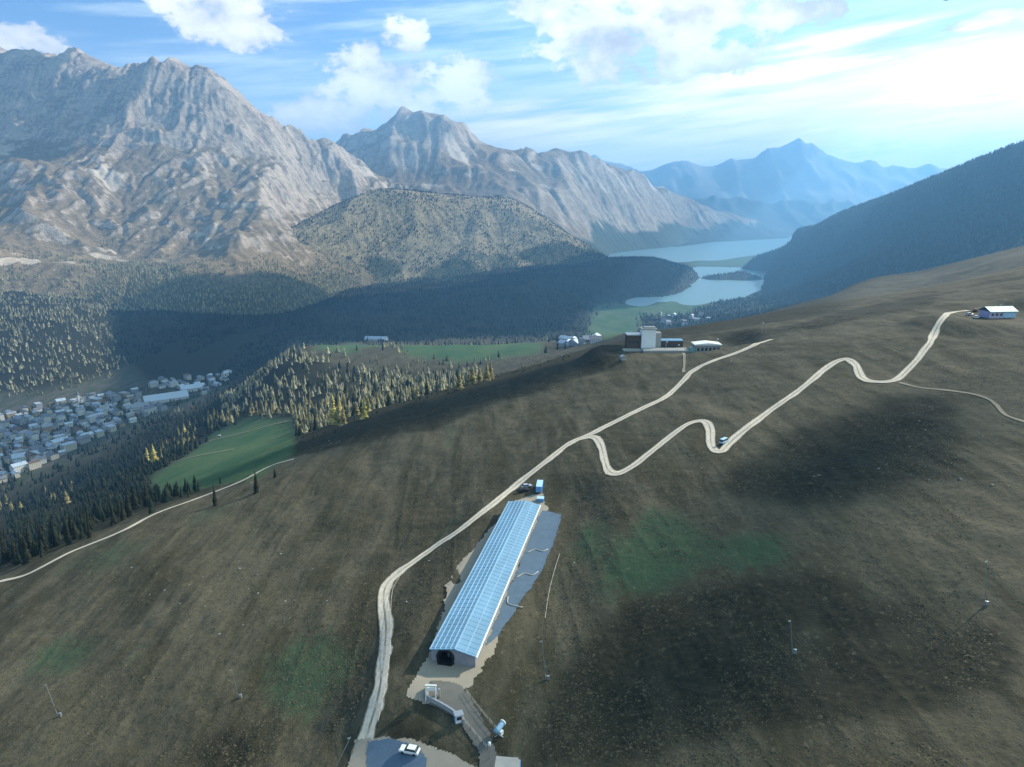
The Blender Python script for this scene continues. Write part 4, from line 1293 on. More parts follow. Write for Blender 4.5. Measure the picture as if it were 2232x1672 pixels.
M_ROOF = metal_roof('standing_seam_metal', (.135, .28, .42), .6, .05); M_ROOFD = metal_roof('weathered_metal', (.15, .30, .46), .55, .10)
M_WHITE = simple('white_paint', (.66, .67, .66), .6, .12, .8); M_CONC = simple('concrete', (.30, .295, .28), .9, .25, .5)
M_DARK = simple('dark_interior', (.012, .012, .013), .8, .2); M_STEEL = simple('galvanised_steel', (.42, .43, .44), .4, .15, 2, .7)
M_GLASS = simple('window_glass', (.03, .04, .05), .12, .1, 1, 0, .6); M_WOOD = simple('weathered_timber', (.075, .055, .040), .85, .35, 1.2)
M_RUBBER = simple('rubber', (.02, .02, .02), .8, .1); M_BLUE = simple('blue_paint', (.10, .27, .55), .45, .12, 1.5)
M_ROPE = simple('rope', (.45, .43, .38), .9, .1); M_GRAVEL = gravel('station_gravel', (.31, .275, .22), .2); M_SLAB = gravel('blue_grey_asphalt', (.10, .15, .21), .3)
M_PALEBLUE = simple('pale_blue_paint', (.36, .55, .72), .4, .1, 1)
M_RED = simple('dull_red_paint', (.22, .05, .04), .5, .15, 1); M_SILVER = simple('silver_paint', (.50, .52, .55), .3, .06, 1, .5)
M_LILAC = simple('lilac_render', (.42, .38, .50), .8, .12, .6); M_GREENROOF = metal_roof('green_copper', (.20, .38, .36), .6, .05)

M_RIB = metal_roof('pale_rib_metal', (.22, .38, .52), .6, .05)
# --- the long lift station
hd = ST_HD; ca, sa = math.cos(hd), math.sin(hd)
L = ST_LEN


def st(x, y, z=0.0):      # station coordinates (x right, y along) -> world
    return (ST_A[0] + x * ca + y * sa, ST_A[1] - x * sa + y * ca, ST_Z + z)


patch('gravel_apron', None, M_GRAVEL, .10, .4, 1.6, 5, world=[st(*q)[:2] for q in [(-8.0, -12), (-7.5, 4), (-9.5, 20), (-13, 36), (-13.5, 50), (-9.5, 70), (-7, L + 3), (-3, L + 14), (4, L + 18), (8, L + 6), (8, L - 8), (6, 40), (9, 12), (7.5, -2), (4, -14)]])
patch('asphalt_strip', None, M_SLAB, .16, .35, .5, 6, world=[st(*q)[:2] for q in [(6.0, L + 3), (14.5, L + 1), (15.0, L - 20), (14.0, L - 45), (11.5, 34), (8.5, 14), (6.0, 8)]])

stn = thing('lift_station', 'long lift station with pale blue ribbed metal roof and round black mouth', 'lift station', st(0, 0), -hd)
EL, ER, RX = -6.0, 6.2, 0.7       # eaves and ridge
HL, HR, HRg = 3.7, 3.4, 4.75
w_ = MB()
mouth = [(-1.9 + 2.05 * math.cos(t), 1.75 + 2.05 * math.sin(t)) for t in np.linspace(math.pi * 1.12, -math.pi * .12, 19)]
prof = [(EL + .35, 0), (EL + .35, HL), (RX, HRg - .25), (ER - .35, HR), (ER - .35, 0), (mouth[-1][0], 0)] + mouth[::-1] + [(mouth[0][0], 0)]
nP = len(prof)
w_.add([(x, 0.6, z) for x, z in prof], [tuple(range(nP))])
w_.add([(EL + .35, .6, 0), (EL + .35, L - .6, 0), (EL + .35, L - .6, HL), (EL + .35, .6, HL)], [(0, 3, 2, 1)])
w_.add([(ER - .35, .6, 0), (ER - .35, L - .6, 0), (ER - .35, L - .6, HR), (ER - .35, .6, HR)], [(0, 1, 2, 3)])
w_.add([(EL + .35, L - .6, 0), (EL + .35, L - .6, HL), (RX, L - .6, HRg - .25), (ER - .35, L - .6, HR), (ER - .35, L - .6, 0)], [(0, 1, 2, 3, 4)][:1])
w_.build('wall', simple('station_concrete', (.22, .22, .24), .9, .3, .4), stn)
r_ = MB()
r_.prism([(EL, HL - .10), (EL, HL + .12), (RX, HRg + .12), (RX, HRg - .10)][::-1], 0, L)
r_.prism([(RX, HRg - .10), (RX, HRg + .12), (ER, HR + .12), (ER, HR - .10)][::-1], 0, L)
rng2 = np.random.default_rng(2)
for k in range(int(L / 1.5)):        # standing seams down the slopes
    y = .6 + k * 1.5
    r_.box(((EL + RX) / 2, y, (HL + HRg) / 2 + .15), (.01, .01, .01))
r_.build('roof', M_ROOF, stn)
sm_ = MB()
for k in range(int(L / 2.0)):
    y = .8 + k * 2.0
    for (xa, za, xb, zb) in ((EL, HL, RX, HRg), (RX, HRg, ER, HR)):
        sm_.add([(xa, y - .05, za + .121), (xa, y + .05, za + .121), (xb, y + .05, zb + .121), (xb, y - .05, zb + .121), (xa, y - .05, za + .17), (xa, y + .05, za + .17), (xb, y + .05, zb + .17), (xb, y - .05, zb + .17)],
                [(4, 7, 6, 5), (0, 4, 5, 1), (2, 6, 7, 3), (1, 5, 6, 2), (3, 7, 4, 0)])
sm_.build('roof_seams', M_ROOF, stn)
for xq, wq in ((EL + .25, .40), (-4.6, .30), (-3.2, .36), (-1.8, .30), (-.5, .36), (RX, .55), (3.4, .22)):
    zq = HL + (HRg - HL) * (xq - EL) / (RX - EL) if xq <= RX else HR + (HRg - HR) * (ER - xq) / (ER - RX)
    MB().prism([(xq - wq / 2, zq - .06), (xq - wq / 2, zq + .17), (xq, zq + .23), (xq + wq / 2, zq + .17), (xq + wq / 2, zq - .06)][::-1], .1, L - .1).build('roof_rib', M_RIB, stn)
MB().prism([(ER, HR - .22), (ER, HR + .15), (ER + .32, HR + .12), (ER + .32, HR - .22)][::-1], -.1, L + .1).build('gutter', M_WHITE, stn)
mo = MB(); n_ = len(mouth)
full = [(mouth[0][0], 0)] + mouth + [(mouth[-1][0], 0)]
mo.add([(x, y, z) for y in (.62, 11.0) for x, z in full], [(i, i + 1, len(full) + i + 1, len(full) + i) for i in range(len(full) - 1)] + [tuple(range(len(full), 2 * len(full)))])
mo.add([(full[0][0], -.5, .2), (full[-1][0], -.5, .2), (full[-1][0], 11, .2), (full[0][0], 11, .2)], [(0, 1, 2, 3)])
mo.build('mouth', M_DARK, stn)
ar = MB()
ar.tube([(x, .45, z) for x, z in full], .34, 10); ar.build('mouth_frame', M_DARK, stn, True)
bw = MB(); bw.tube([(-1.9, 3.2, 2.6), (-1.9, 3.2, 2.9)], 1.5, 20); bw.tube([(-1.9, 3.2, .1), (-1.9, 3.2, 2.7)], .3, 8)
bw.build('drive_wheel', M_STEEL, stn)
for k in range(7):
    d_ = MB(); d_.box((ER - .33, 9 + k * 11, 1.7), (.12, 1.6, 1.1)); d_.build('window', M_GLASS, stn)
for y in (22, 58):
    d_ = MB(); d_.box((EL + .33, y, 1.25), (.14, 2.6, 2.5)); d_.build('door', M_BLUE, stn)
# hoses lying on the asphalt
for k, (pts, lb) in enumerate(([[(7.2, 60), (9.5, 63), (12, 62), (13.6, 64)], 'thin pale hose curling across the asphalt at the upper end of the station'],
                               [[(7.0, 44), (9, 47), (11.5, 46.5), (13, 49)], 'thin pale hose curling across the asphalt halfway along the station'],
                               [[(6.9, 33), (7.4, 30), (8.8, 29), (12.2, 28.6)], 'pale hose bending away from the station wall at the lower asphalt edge'])):
    P = spline(pts, .8); h_ = MB(); h_.tube([st(a, b, .30) for a, b in P], .13, 6)
    tag(h_.build('hose', M_ROPE, None, True), lb, 'hose')


# --- small things around the station
def fence(name, label, pts, spacing, h, group=None, mat=None, rope=2):
    ln = spline([p[:2] for p in pts], spacing); p0 = ln[0]
    t = thing(name, label, 'fence', (p0[0], p0[1], gz(*p0)), 0, group)
    o = np.array((p0[0], p0[1], gz(*p0)))
    top = []
    for p in ln:
        q = np.array((p[0], p[1], gz(*p))) - o
        b = MB(); b.tube([q + (0, 0, -.2), q + (0, 0, h)], .07, 6); b.build('post', mat or M_WOOD, t); top.append(q)
    b = MB()
    for k in range(rope):
        b.tube([q + np.array((0, 0, h * (.55 + .38 * k))) for q in top], .035, 5)
    b.build('rope', M_ROPE, t)
    return t


fence('rope_fence', 'line of short posts with rope along the right edge of the gravel road', hits([(872, 1262), (856, 1290), (852, 1340), (852, 1400), (846, 1470), (836, 1530), (824, 1580)]), 6.0, 1.3)
fence('rope_fence', 'right hand rope fence beside the ramp below the station mouth', hits([(1015, 1510), (1040, 1545), (1065, 1575), (1086, 1600)]), 2.2, 1.4)
fence('rope_fence', 'left hand rope fence from the white gate to the lamp post below the ramp', hits([(940, 1528), (975, 1550), (1010, 1575), (1040, 1610), (1062, 1636)]), 2.4, 1.3)
patch('gravel_ramp', [(935, 1480), (1010, 1490), (1030, 1530), (1050, 1570), (1075, 1610), (1100, 1680), (1045, 1680), (1040, 1640), (1010, 1590), (985, 1560), (935, 1535)], gravel('grey_ramp', (.15, .145, .13)), .24, .35, 1.0, 9)
patch('parking_pad', [(770, 1610), (830, 1606), (905, 1612), (945, 1628), (1000, 1650), (1080, 1690), (900, 1760), (740, 1760)], M_GRAVEL, .20, .35, 1.2, 11)
patch('asphalt_strip', [(800, 1618), (860, 1612), (915, 1622), (930, 1650), (925, 1720), (790, 1720)], M_SLAB, .27, .35, .5, 12)

ww = spline(hits([(931, 1500), (929, 1524), (950, 1536), (975, 1550), (998, 1566), (1012, 1580)])[:, :2], 1.5)
t = thing('terrace_wall', 'low pale angular terrace wall along the left of the walkway below the station', 'wall', (ww[0][0], ww[0][1], gz(*ww[0])))
o_ = np.array((ww[0][0], ww[0][1], gz(*ww[0]))); b = MB(); c_ = MB()
for p, q in zip(ww[:-1], ww[1:]):
    m2 = (p + q) / 2; an = math.atan2(q[1] - p[1], q[0] - p[0]); ln_ = float(np.hypot(*(q - p)))
    cz = gz(*m2) - o_[2]
    b.box((m2[0] - o_[0], m2[1] - o_[1], cz + .45), (ln_ + .05, .35, 1.7), an); c_.box((m2[0] - o_[0], m2[1] - o_[1], cz + 1.36), (ln_ + .08, .45, .10), an)
b.build('wall', M_CONC, t); c_.build('coping', M_STEEL, t)
x, y, z = on(940, 1522)
t = thing('start_gate', 'white start gate of slanted bars beside the gravel ramp', 'gate', (x, y, z), -hd + .2)
for sx in (-1.2, 1.2):
    b = MB(); b.tube([(sx, -.9, 0), (sx * .85, 0, 3.4)], .13, 8); b.tube([(sx, .9, 0), (sx * .85, 0, 3.4)], .13, 8); b.build('leg', M_WHITE, t)
b = MB(); b.box((0, 0, 3.45), (2.7, .35, .35)); b.build('beam', M_WHITE, t)
b = MB(); b.box((0, .05, 2.4), (2.0, .10, .9)); b.build('panel', M_WHITE, t)
b = MB(); b.box((1.9, 0, 1.3), (.5, .5, 2.6)); b.build('post', M_STEEL, t)

x, y, z = on(1000, 1572)
t = thing('control_booth', 'small white booth with blue side panel beside the gravel ramp', 'booth', (x, y, z), -hd + .55)
b = MB(); b.box((0, 0, 1.0), (1.8, 1.4, 2.0)); b.build('wall', M_WHITE, t, bevel=.05)
b = MB(); b.box((0, 0, 2.08), (2.1, 1.7, .16)); b.build('roof', M_STEEL, t)
b = MB(); b.box((0, -.72, 1.3), (1.3, .06, .8)); b.build('window', M_GLASS, t)
b = MB(); b.box((-.93, 0, 1.0), (.06, 1.3, 1.8)); b.build('side_panel', M_BLUE, t)
x, y, z = on(1088, 1603)
t = thing('snow_gun', 'white and blue snow gun at the lower end of the right rope fence', 'snow gun', (x, y, z), -.6)
b = MB(); b.tube([(0, 0, 0), (0, 0, 1.5)], .16, 10); b.build('stand', M_STEEL, t)
for k in range(3):
    a = k * 2.094; b = MB(); b.tube([(0, 0, .5), (1.1 * math.cos(a), 1.1 * math.sin(a), 0)], .08, 6); b.build('leg', M_STEEL, t)
b = MB(); b.tube([(0, -1.3, 1.75), (0, -.6, 1.9), (0, .9, 2.25), (0, 1.35, 2.3)], .72, 16, .55); b.build('barrel', M_RIB, t, True)
b = MB(); b.tube([(0, 1.3, 2.3), (0, 1.6, 2.36)], .72, 16, .72); b.build('nozzle_ring', M_WHITE, t, True)
b = MB(); b.box((.75, -.2, 1.2), (.5, .9, 1.0)); b.build('control_box', M_WHITE, t)

x, y, z = on(1067, 1655)
t = thing('lamp_post', 'slim lamp post with pale round head at the foot of the ramp', 'lamp post', (x, y, z))
b = MB(); b.tube([(0, 0, 0), (0, 0, 3.6)], .09, 8, .06); b.build('pole', M_STEEL, t)
b = MB(); b.tube([(0, 0, 3.6), (0, 0, 3.75), (0, 0, 4.1), (0, 0, 4.2)], .34, 12, .28); b.build('lamp_head', M_WHITE, t, True)

x, y, z = on(1108, 1690)
t = thing('ticket_hut', 'flat roofed grey hut with blue end wall at the bottom edge', 'hut', (x, y, z), -.1)
b = MB(); b.box((0, 0, 1.3), (4.6, 3.2, 2.6)); b.build('wall', M_CONC, t)
b = MB(); b.box((-.4, 0, 2.68), (4.6, 3.7, .16)); b.build('roof', M_CONC, t)
b = MB(); b.box((2.33, 0, 1.3), (.08, 3.0, 2.5)); b.build('end_wall', M_BLUE, t)
b = MB(); b.box((0, -1.62, 1.5), (2.2, .06, .9)); b.build('window', M_GLASS, t)


def lance(px, py, h, label, lean, az):
    x, y, z = on(px, py)
    t = thing('snow_lance', label, 'snow lance', (x, y, z), 0, 'snow lances on the hillside')
    top = np.array((math.sin(lean) * math.cos(az) * h, math.sin(lean) * math.sin(az) * h, math.cos(lean) * h))
    b = MB(); b.tube([(0, 0, -.2), top], .10, 8, .06); b.build('mast', M_STEEL, t)
    b = MB(); b.tube([top * .97, top * .97 + np.array((.5 * math.cos(az), .5 * math.sin(az), -.05))], .14, 8); b.build('nozzle_head', M_STEEL, t)
    b = MB(); b.box((.5, .1, .55), (.7, .5, 1.1)); b.build('hydrant_box', M_STEEL, t)
    b = MB(); b.tube([(.5, .1, .9), top * .3 + np.array((.1, 0, 0))], .05, 5); b.build('hose', M_RUBBER, t)


lance(127, 1562, 10.5, 'leaning white snow lance in the meadow at the lower left', .16, math.pi)
lance(520, 1522, 9.0, 'white snow lance beside the green patch left of the gravel road', .10, math.pi)
lance(1190, 1482, 11.0, 'white snow lance right of the lower end of the lift station', .10, math.pi)
lance(1728, 1425, 9.0, 'white snow lance on the shaded slope right of the station', .16, math.pi)
lance(2146, 1320, 12.0, 'tall white snow lance near the right edge of the hillside', .12, math.pi)
lance(722, 1690, 11.0, 'white snow lance left of the road at the bottom edge', -.45, math.pi)
fence('wire_fence', 'thin pale fence running downhill to the right of the asphalt strip', hits([(1220, 1212), (1208, 1250), (1196, 1300), (1188, 1355)]), 4.0, 1.2)


# --- vehicles
def car_proto(mat, name, label, loc, rz, long=4.4, van=False):
    t = thing(name, label, 'van' if van else 'car', loc, rz)
    w = 1.8; h = 1.0
    b = MB()
    prof = [(-long / 2, .35), (-long / 2, .85), (-long / 2 + .25, .98), (long / 2 - .15, .98 if van else .92), (long / 2, .75), (long / 2, .35)]
    b.add([(x, sy * w / 2, z) for sy in (-1, 1) for x, z in prof], [tuple(range(6)), tuple(range(6, 12))[::-1]] + [((i + 1) % 6, i, 6 + i, 6 + (i + 1) % 6) for i in range(6)])
    b.build('body', mat, t, bevel=.08)
    a0, a1, a2, a3 = (-long / 2 + .08, -long / 2 + .15, long / 2 - .9, long / 2 - .5) if van else (-long / 2 + .25, -long / 2 + .75, long / 2 - 1.9, long / 2 - 1.2)
    zt = 1.95 if van else 1.5
    c = MB(); c.add([(a0, -.82, .96), (a3, -.82, .96), (a3, .82, .96), (a0, .82, .96), (a1, -.70, zt - .06), (a2, -.70, zt - .06), (a2, .70, zt - .06), (a1, .70, zt - .06)], [(0, 1, 5, 4), (1, 2, 6, 5), (2, 3, 7, 6), (3, 0, 4, 7), (4, 5, 6, 7)])
    c.build('window', M_GLASS, t)
    c = MB(); c.box(((a1 + a2) / 2, 0, zt), (a2 - a1 + .1, 1.46, .10)); c.build('roof', mat, t, bevel=.04)
    for sx in (-1, 1):
        for sy in (-1, 1):
            q = MB(); q.tube([(sx * long * .31, sy * .92, .34), (sx * long * .31, sy * .70, .34)], .34, 16); q.build('wheel', M_RUBBER, t)
    for sy in (-1, 1):
        q = MB(); q.box((long / 2 - .02, sy * .62, .72), (.08, .36, .16)); q.build('headlight', M_WHITE, t)
    return t


x, y, z = on(893, 1642); car_proto(M_WHITE, 'parked_car', 'white car parked on the pale asphalt at the bottom of the road', (x, y, z + .27), math.pi * .92)
x, y, z = on(1148, 1063); car_proto(M_SILVER, 'parked_car', 'silver car parked at the upper end of the lift station', (x, y, z + .1), .4)
x, y, z = on(1140, 1072); car_proto(M_RUBBER, 'parked_car', 'black car parked below the silver car above the station', (x, y, z + .1), .5)
x, y, z = on(1578, 966); car_proto(M_PALEBLUE, 'parked_van', 'pale blue van on the second hairpin bend of the road', (x, y, z + .16), .75, 4.8, True)
x, y, z = on(1176, 1066)
t = thing('container', 'pale blue storage container behind the parked cars above the station', 'container', (x, y, z), -hd + .1)
b = MB(); b.box((0, 0, 1.3), (2.4, 7.0, 2.5)); b.build('body', M_PALEBLUE, t, bevel=.04)
rb = MB()
for k in range(12):
    for sx in (-1, 1): rb.box((sx * 1.22, -3.1 + k * .56, 1.3), (.06, .2, 2.2))
rb.build('ribs', M_BLUE, t)
b = MB(); b.box((0, -3.53, 1.3), (2.1, .06, 2.2)); b.build('door', M_BLUE, t)
x, y, z = on(1178, 1092)
t = thing('storage_box', 'low blue storage box between the container and the station roof', 'box', (x, y, z), -hd + .1)
b = MB(); b.box((0, 0, .7), (2.6, 2.4, 1.4)); b.build('body', M_BLUE, t, bevel=.04)
b = MB(); b.box((0, 0, 1.45), (2.8, 2.6, .12)); b.build('lid', M_PALEBLUE, t)

# --- mid station with its tower and hall on the crest
bx, by, bz = PADS[1][0], PADS[1][1], PADS[1][5]
_d0 = plane_pt(1450, 752)


def crest_x(px): return at_y(px, 752, by)[0]


S_ = by / pix_dir(1450, 752)[1] / FOC         # metres per photograph pixel at the crest
rest = thing('mountain_restaurant', 'mountain restaurant with white block tower and dark wing on the hill edge', 'restaurant', (crest_x(1412), by, bz))
tw = MB(); tw.box((0, 2, 8.1), (11.2, 9.0, 16.2)); tw.build('tower', M_WHITE, rest)
tp = MB(); tp.box((0, 2, 16.65), (12.4, 10.2, .9)); tp.box((1, 2, 17.5), (9, 6, .9)); tp.build('roof', M_CONC, rest)
sd = MB(); sd.box((8.0, 3.5, 6.6), (4.8, 7.5, 13.2)); sd.build('stair_tower', M_CONC, rest)
wg = MB(); wg.box((-11.2, 5, 5.6), (11.0, 10.0, 11.2)); wg.build('wing', M_WOOD, rest)
wr = MB(); wr.box((-11.2, 5, 11.5), (11.8, 11.0, .6)); wr.build('wing_roof', M_STEEL, rest)
for k in range(3):
    q = MB(); q.box((-14.6 + k * 3.2, -.06, 5.8), (2.0, .10, 1.6)); q.build('window', M_GLASS, rest)
rw = MB(); rw.box((19.5, 6, 3.1), (18, 8, 6.2)); rw.build('wing', M_WOOD, rest)
rr2 = MB(); rr2.box((19.5, 6, 6.5), (18.6, 9, .5)); rr2.build('wing_roof', M_ROOFD, rest)
for k in range(4):
    q = MB(); q.box((13.2 + k * 4.2, 1.95, 3.2), (2.4, .10, 1.8)); q.build('window', M_GLASS, rest)
tr = MB(); tr.box((12, -7.5, .2), (36, 11.5, 3.0)); tr.build('terrace', M_CONC, rest)
rl = MB()
for k in range(13): rl.tube([(-5.5 + k * 2.9, -13.0, 1.7), (-5.5 + k * 2.9, -13.0, 2.8)], .06, 5)
rl.tube([(-5.5, -13.0, 2.8), (29.4, -13.0, 2.8)], .06, 5); rl.build('railing', M_STEEL, rest)
lt = MB(); lt.box((-13, -5, .5), (15, 9, .7)); lt.build('lower_terrace', M_CONC, rest)
hall = thing('lift_hall', 'low hall with pale flat roof and dark windows right of the restaurant', 'hall', (crest_x(1534), by - 6, bz))
q = MB(); q.box((0, 0, 2.6), (18.0, 9.0, 5.2)); q.build('wall', M_CONC, hall)
q = MB(); q.prism([(-10, 5.2), (-10, 5.9), (0, 7.0), (10, 5.9), (10, 5.2)][::-1], -5.4, 5.4); q.build('roof', M_WHITE, hall)
for k in range(6):
    q = MB(); q.box((-6.9 + k * 2.9, -4.53, 2.2), (1.7, .10, 2.4)); q.build('window', M_GLASS, hall)
q = MB(); q.box((-11.2, -2, 1.6), (3.6, 5, 3.2)); q.build('annex', M_GREENROOF, hall)
for (px, py, h, lb) in [(1452, 752, 7, 'flag pole on the restaurant terrace right of the white tower'), (1562, 752, 9, 'steel pole at the right end of the lift hall'), (1478, 760, 5, 'short steel pole between the restaurant and the lift hall'), (1660, 716, 8, 'steel mast on the hill edge far right of the lift hall')]:
    x = at_y(px, py, by - 8)[0]; yy = by - 8; z = gz(x, yy)
    if px > 1600: x, yy, z = on(px, py + 12)
    t = thing('mast', lb, 'mast', (x, yy, z)); q = MB(); q.tube([(0, 0, -.3), (0, 0, h)], .16, 6, .10); q.build('pole', M_STEEL, t)
    q = MB(); q.box((.5, 0, h - .5), (.9, .12, .7)); q.build('pennant', M_WHITE, t)
x, y, z = on(1358, 785)
t = thing('shed', 'tiny timber shed below the dark wing of the restaurant', 'shed', (x, y, z), .2)
q = MB(); q.box((0, 0, 1.2), (3, 2.6, 2.4)); q.build('wall', M_CONC, t)
q = MB(); q.prism([(-1.9, 2.3), (0, 3.4), (1.9, 2.3)][::-1], -1.6, 1.6); q.build('roof', M_STEEL, t)

# --- mountain hut at the road end
hx, hy, hz = PADS[2][0], PADS[2][1], PADS[2][5]
S2 = hy / pix_dir(2155, 690)[1] / FOC
HS = .82
hut = thing('mountain_hut', 'wide mountain hut with pale green roof at the end of the winding road', 'hut', (hx + 4.5, hy, hz), .12)
q = MB(); q.box((0, 0, 2.2), (19, 9, 4.4)); q.build('wall', M_LILAC, hut)
q = MB(); q.prism([(-5.6, 4.2), (-5.6, 4.5), (0, 7.3), (5.6, 4.5), (5.6, 4.2), (0, 7.0)][::-1], -10.2, 10.2, math.pi / 2); q.build('roof', M_GREENROOF, hut)
q = MB(); q.box((5.0, -4.55, 2.2), (9.0, .12, 3.8)); q.build('glazed_front', M_PALEBLUE, hut)
for k in range(3):
    q = MB(); q.box((-7.4 + k * 3.1, -4.54, 2.4), (1.5, .10, 1.4)); q.build('window', M_GLASS, hut)
q = MB(); q.box((1.5, -4.54, 1.1), (1.1, .10, 2.2)); q.build('door', M_WOOD, hut)
q = MB(); q.box((3, 2, 7.3), (1.0, 1.0, 1.6)); q.build('chimney', M_CONC, hut)
for k, (px, py, mt, lb) in enumerate([(2112, 688, M_SILVER, 'silver car parked at the left corner of the mountain hut'), (2128, 694, M_WHITE, 'white car parked in front of the mountain hut'), (2126, 679, M_RED, 'dull red car parked beside the wall of the mountain hut')]):
    x, y, z = on(px, py); car_proto(mt, 'parked_car', lb, (x, y, z + .1), .3 + k * .4)
hut.scale = (HS, HS, HS); rest.scale = (.84, .84, .84); hall.scale = (.9, .9, .9)
# --- town


def house_wall(name, c):
    m = MT(name, .85, .2); n = m.noise(.2, 4, .6)
    sp = m.N.new('ShaderNodeSeparateXYZ'); m.L(m.tc.outputs['Object'], sp.inputs[0])
    u = m.math('FRACT', m.math('DIVIDE', m.math('ADD', m.math('ADD', sp.outputs[0], sp.outputs[1]), 200.0), 3.3)); v = m.math('FRACT', m.math('DIVIDE', m.math('ADD', sp.outputs[2], 1.0), 3.0))
    f = m.math('MULTIPLY', m.math('LESS_THAN', m.math('ABSOLUTE', m.math('SUBTRACT', u, .5)), .20), m.math('LESS_THAN', m.math('ABSOLUTE', m.math('SUBTRACT', v, .55)), .25))
    a = m.mix(n, tuple(q * .88 for q in c), tuple(min(1, q * 1.08) for q in c))
    m.col(m.mix(f, a, (.045, .05, .06))); return m.m


M_WALLS = [house_wall('cream_render', (.56, .52, .44)), house_wall('white_render', (.68, .67, .65)), house_wall('grey_render', (.36, .36, .38)), house_wall('ochre_render', (.42, .32, .20))]
M_ROOFS = [simple('slate_roof', (.15, .155, .175), .7, .2, .3), simple('light_metal_roof', (.42, .48, .55), .5, .15, .3, .3), simple('brown_roof', (.15, .105, .08), .8, .2, .3), simple('grey_sheet_roof', (.27, .28, .31), .6, .15, .3, .2)]
WN = ['cream', 'white', 'grey', 'ochre']; RN = ['slate', 'pale metal', 'brown', 'grey sheet']


def house(x, y, z, w, l, h, rz, wi, ri, label, group, flat=False, name='house'):
    t = thing(name, label, 'house', (x, y, z - .5), rz, group)
    q = MB(); q.box((0, 0, h / 2), (w, l, h)); q.build('wall', M_WALLS[wi], t)
    q = MB()
    if flat: q.box((0, 0, h + .3), (w + .8, l + .8, .6))
    else:
        ov = .9; rh = w * .30
        q.prism([(-w / 2 - ov, h - .3), (-w / 2 - ov, h + .1), (0, h + rh + .3), (w / 2 + ov, h + .1), (w / 2 + ov, h - .3), (0, h + rh - .15)][::-1], -l / 2 - ov, l / 2 + ov)
        q.add([(-w / 2, -l / 2 + .05, h - .05), (w / 2, -l / 2 + .05, h - .05), (0, -l / 2 + .05, h + rh - .2), (-w / 2, l / 2 - .05, h - .05), (w / 2, l / 2 - .05, h - .05), (0, l / 2 - .05, h + rh - .2)], [(0, 1, 2), (5, 4, 3)])
    q.build('roof', M_ROOFS[ri], t)
    if not flat:
        q = MB(); q.box((w * .18, l * .2, h + w * .30), (.9, .9, 2.0)); q.build('chimney', M_CONC, t)
    return t


TOWN_POLY = [(-20, 905), (60, 895), (150, 876), (200, 864), (260, 866), (330, 838), (400, 824), (500, 818), (492, 846), (430, 870), (330, 910), (280, 938), (170, 985), (60, 1040), (-20, 1080)]
placed = []; k = 0; sd = 0
rt = random.Random(12)
while len(placed) < 270 and sd < 14000:
    sd += 1
    px, py = sample_poly(TOWN_POLY, 1, 1000 + sd)[0]
    d = pix_dir(px, py); tt = (3.0 - CAMZ) / d[2]; x, y = d[0] * tt, d[1] * tt
    if 300 < px < 445 and 846 < py < 895: continue
    if any(math.hypot(x - a, y - b) < 15 + .0075 * y for a, b in placed): continue
    placed.append((x, y))
    big = rt.random() < .35
    w = rt.uniform(14, 19) if big else rt.uniform(10, 14); l = w * rt.uniform(1.1, 1.9); h = rt.uniform(11, 18) if big else rt.uniform(7, 11)
    wi = rt.choices(range(4), (4, 5, 2, 1))[0]; ri = rt.choices(range(4), (5, 4, 1, 3))[0]; flat = big and rt.random() < .35
    rz = -.55 + rt.choice((0, 1.5708)) + rt.uniform(-.18, .18)
    z = max(gz(x, y), 1)
    lab = f"{'tall' if big else 'small'} {WN[wi]} house with {'flat ' if flat else ''}{RN[ri]} roof in the valley town"
    house(x, y, z, w, l, h, rz, wi, ri, lab, 'houses of the valley town', flat)
for (px, py, w, l, h, ri, lab) in [(362, 872, 46, 118, 10, 1, 'long sports hall with pale metal roof at the far side of the town'), (420, 850, 34, 70, 11, 1, 'pale metal roofed hall nearest the larch belt'), (300, 890, 28, 60, 9, 3, 'grey sheet roofed hall left of the long sports hall'),
                                   (70, 1005, 24, 70, 12, 1, 'long pale roofed hall at the near edge of the town')]:
    x, y, z = at_z(px, py, 3.0); house(x, y, max(gz(x, y), 1), w, l, h, -.95, 1, ri, lab, None, False, 'sports_hall')
x, y, z = at_z(172, 878, 3.0)
t = thing('church', 'white church tower with slim pointed spire standing above the town', 'church', (x, y, max(gz(x, y), 1)), -.4)
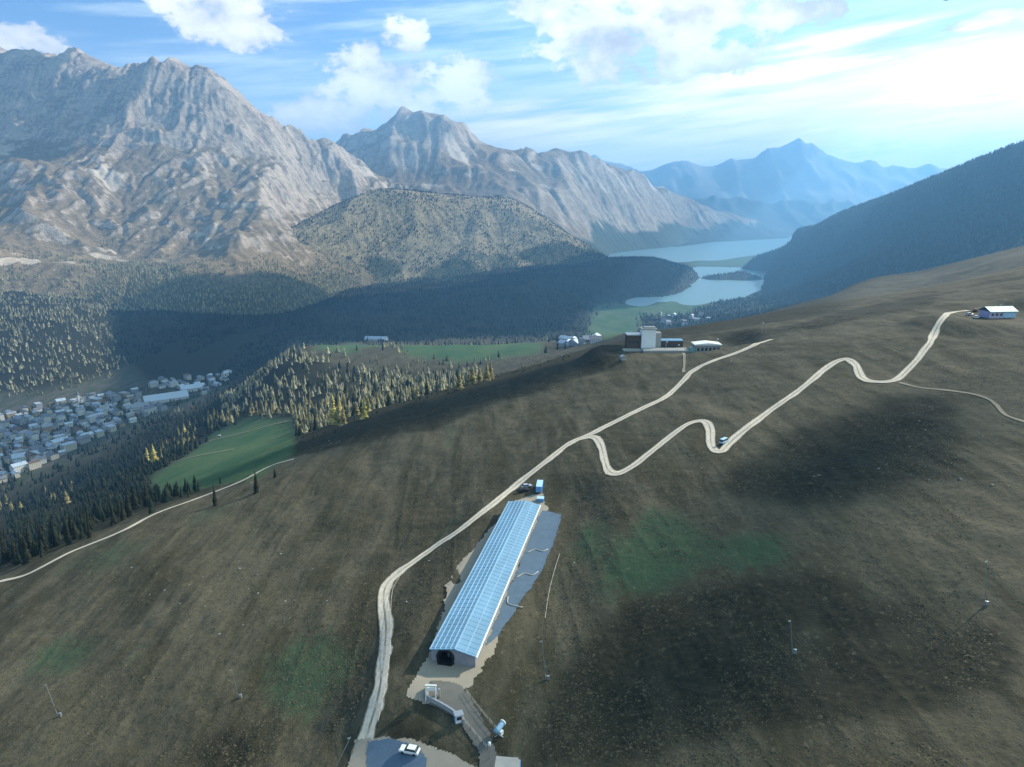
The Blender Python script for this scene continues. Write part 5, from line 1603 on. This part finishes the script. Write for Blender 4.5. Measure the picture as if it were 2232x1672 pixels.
q = MB(); q.box((0, 0, 12), (6.5, 6.5, 24)); q.build('tower', M_WALLS[1], t)
q = MB(); q.box((0, 0, 32), (7.2, 7.2, 17), taper=.02); q.build('spire', M_ROOFS[0], t)
q = MB(); q.box((0, 14, 5), (11, 22, 10)); q.build('nave', M_WALLS[1], t)
q = MB(); q.prism([(-6.2, 9.8), (0, 15), (6.2, 9.8)][::-1], 3.3, 25.6); q.build('roof', M_ROOFS[0], t)
n_far = 0
for k in range(34):
    r = random.Random(300 + k); px, py = r.uniform(1430, 1570), r.uniform(688, 724)
    if k > 22: px, py = r.uniform(1225, 1300), r.uniform(738, 756)
    p = hit(px, py)
    if p[1] < (2400 if k <= 22 else 1000): continue
    w = r.uniform(12, 22); wi = r.randrange(3); ri = r.choice((0, 1, 3))
    grp = ('houses of the lakeside town', f"{WN[wi]} house with {RN[ri]} roof in the lakeside town beyond the restaurant") if k <= 22 else ('houses of the hamlet', f"{WN[wi]} house with {RN[ri]} roof in the hamlet left of the restaurant")
    house(p[0], p[1], p[2], w, w * r.uniform(1.1, 1.7), r.uniform(8, 18) if k <= 22 else 7, r.uniform(0, 3), wi, ri, grp[1], grp[0])
for (px, py, lab) in [(478, 952, 'white barn on the upper rim of the green clearing'), (775, 882, 'pale barn among the larches right of the clearing')]:
    x, y, z = on(px, py); house(x, y, z, 3.6, 5, 2.2, .5, 2, 3, lab, None, False, 'barn')
x, y, z = on(820, 742)
house(x, y, max(z, 2), 30, 90, 8, 1.45, 1, 1, 'long pale roofed building at the edge of the dark valley forest', None, False, 'long_barn')
# garden trees between the houses
gt = np.array([at_z(px, py, 3.0)[:2] for px, py in sample_poly(TOWN_POLY, 900, 5)])
pa = np.array(placed); okk = np.array([np.hypot(pa[:, 0] - a, pa[:, 1] - b).min() > 13 for a, b in gt]); gt = gt[okk]
hh_ = np.random.default_rng(9).uniform(6, 14, len(gt))
forest('garden_trees', gt[:, 0], gt[:, 1], ground_z(gt[:, 0], gt[:, 1]), hh_, hh_ * .3, M_MIXWOOD, 91)
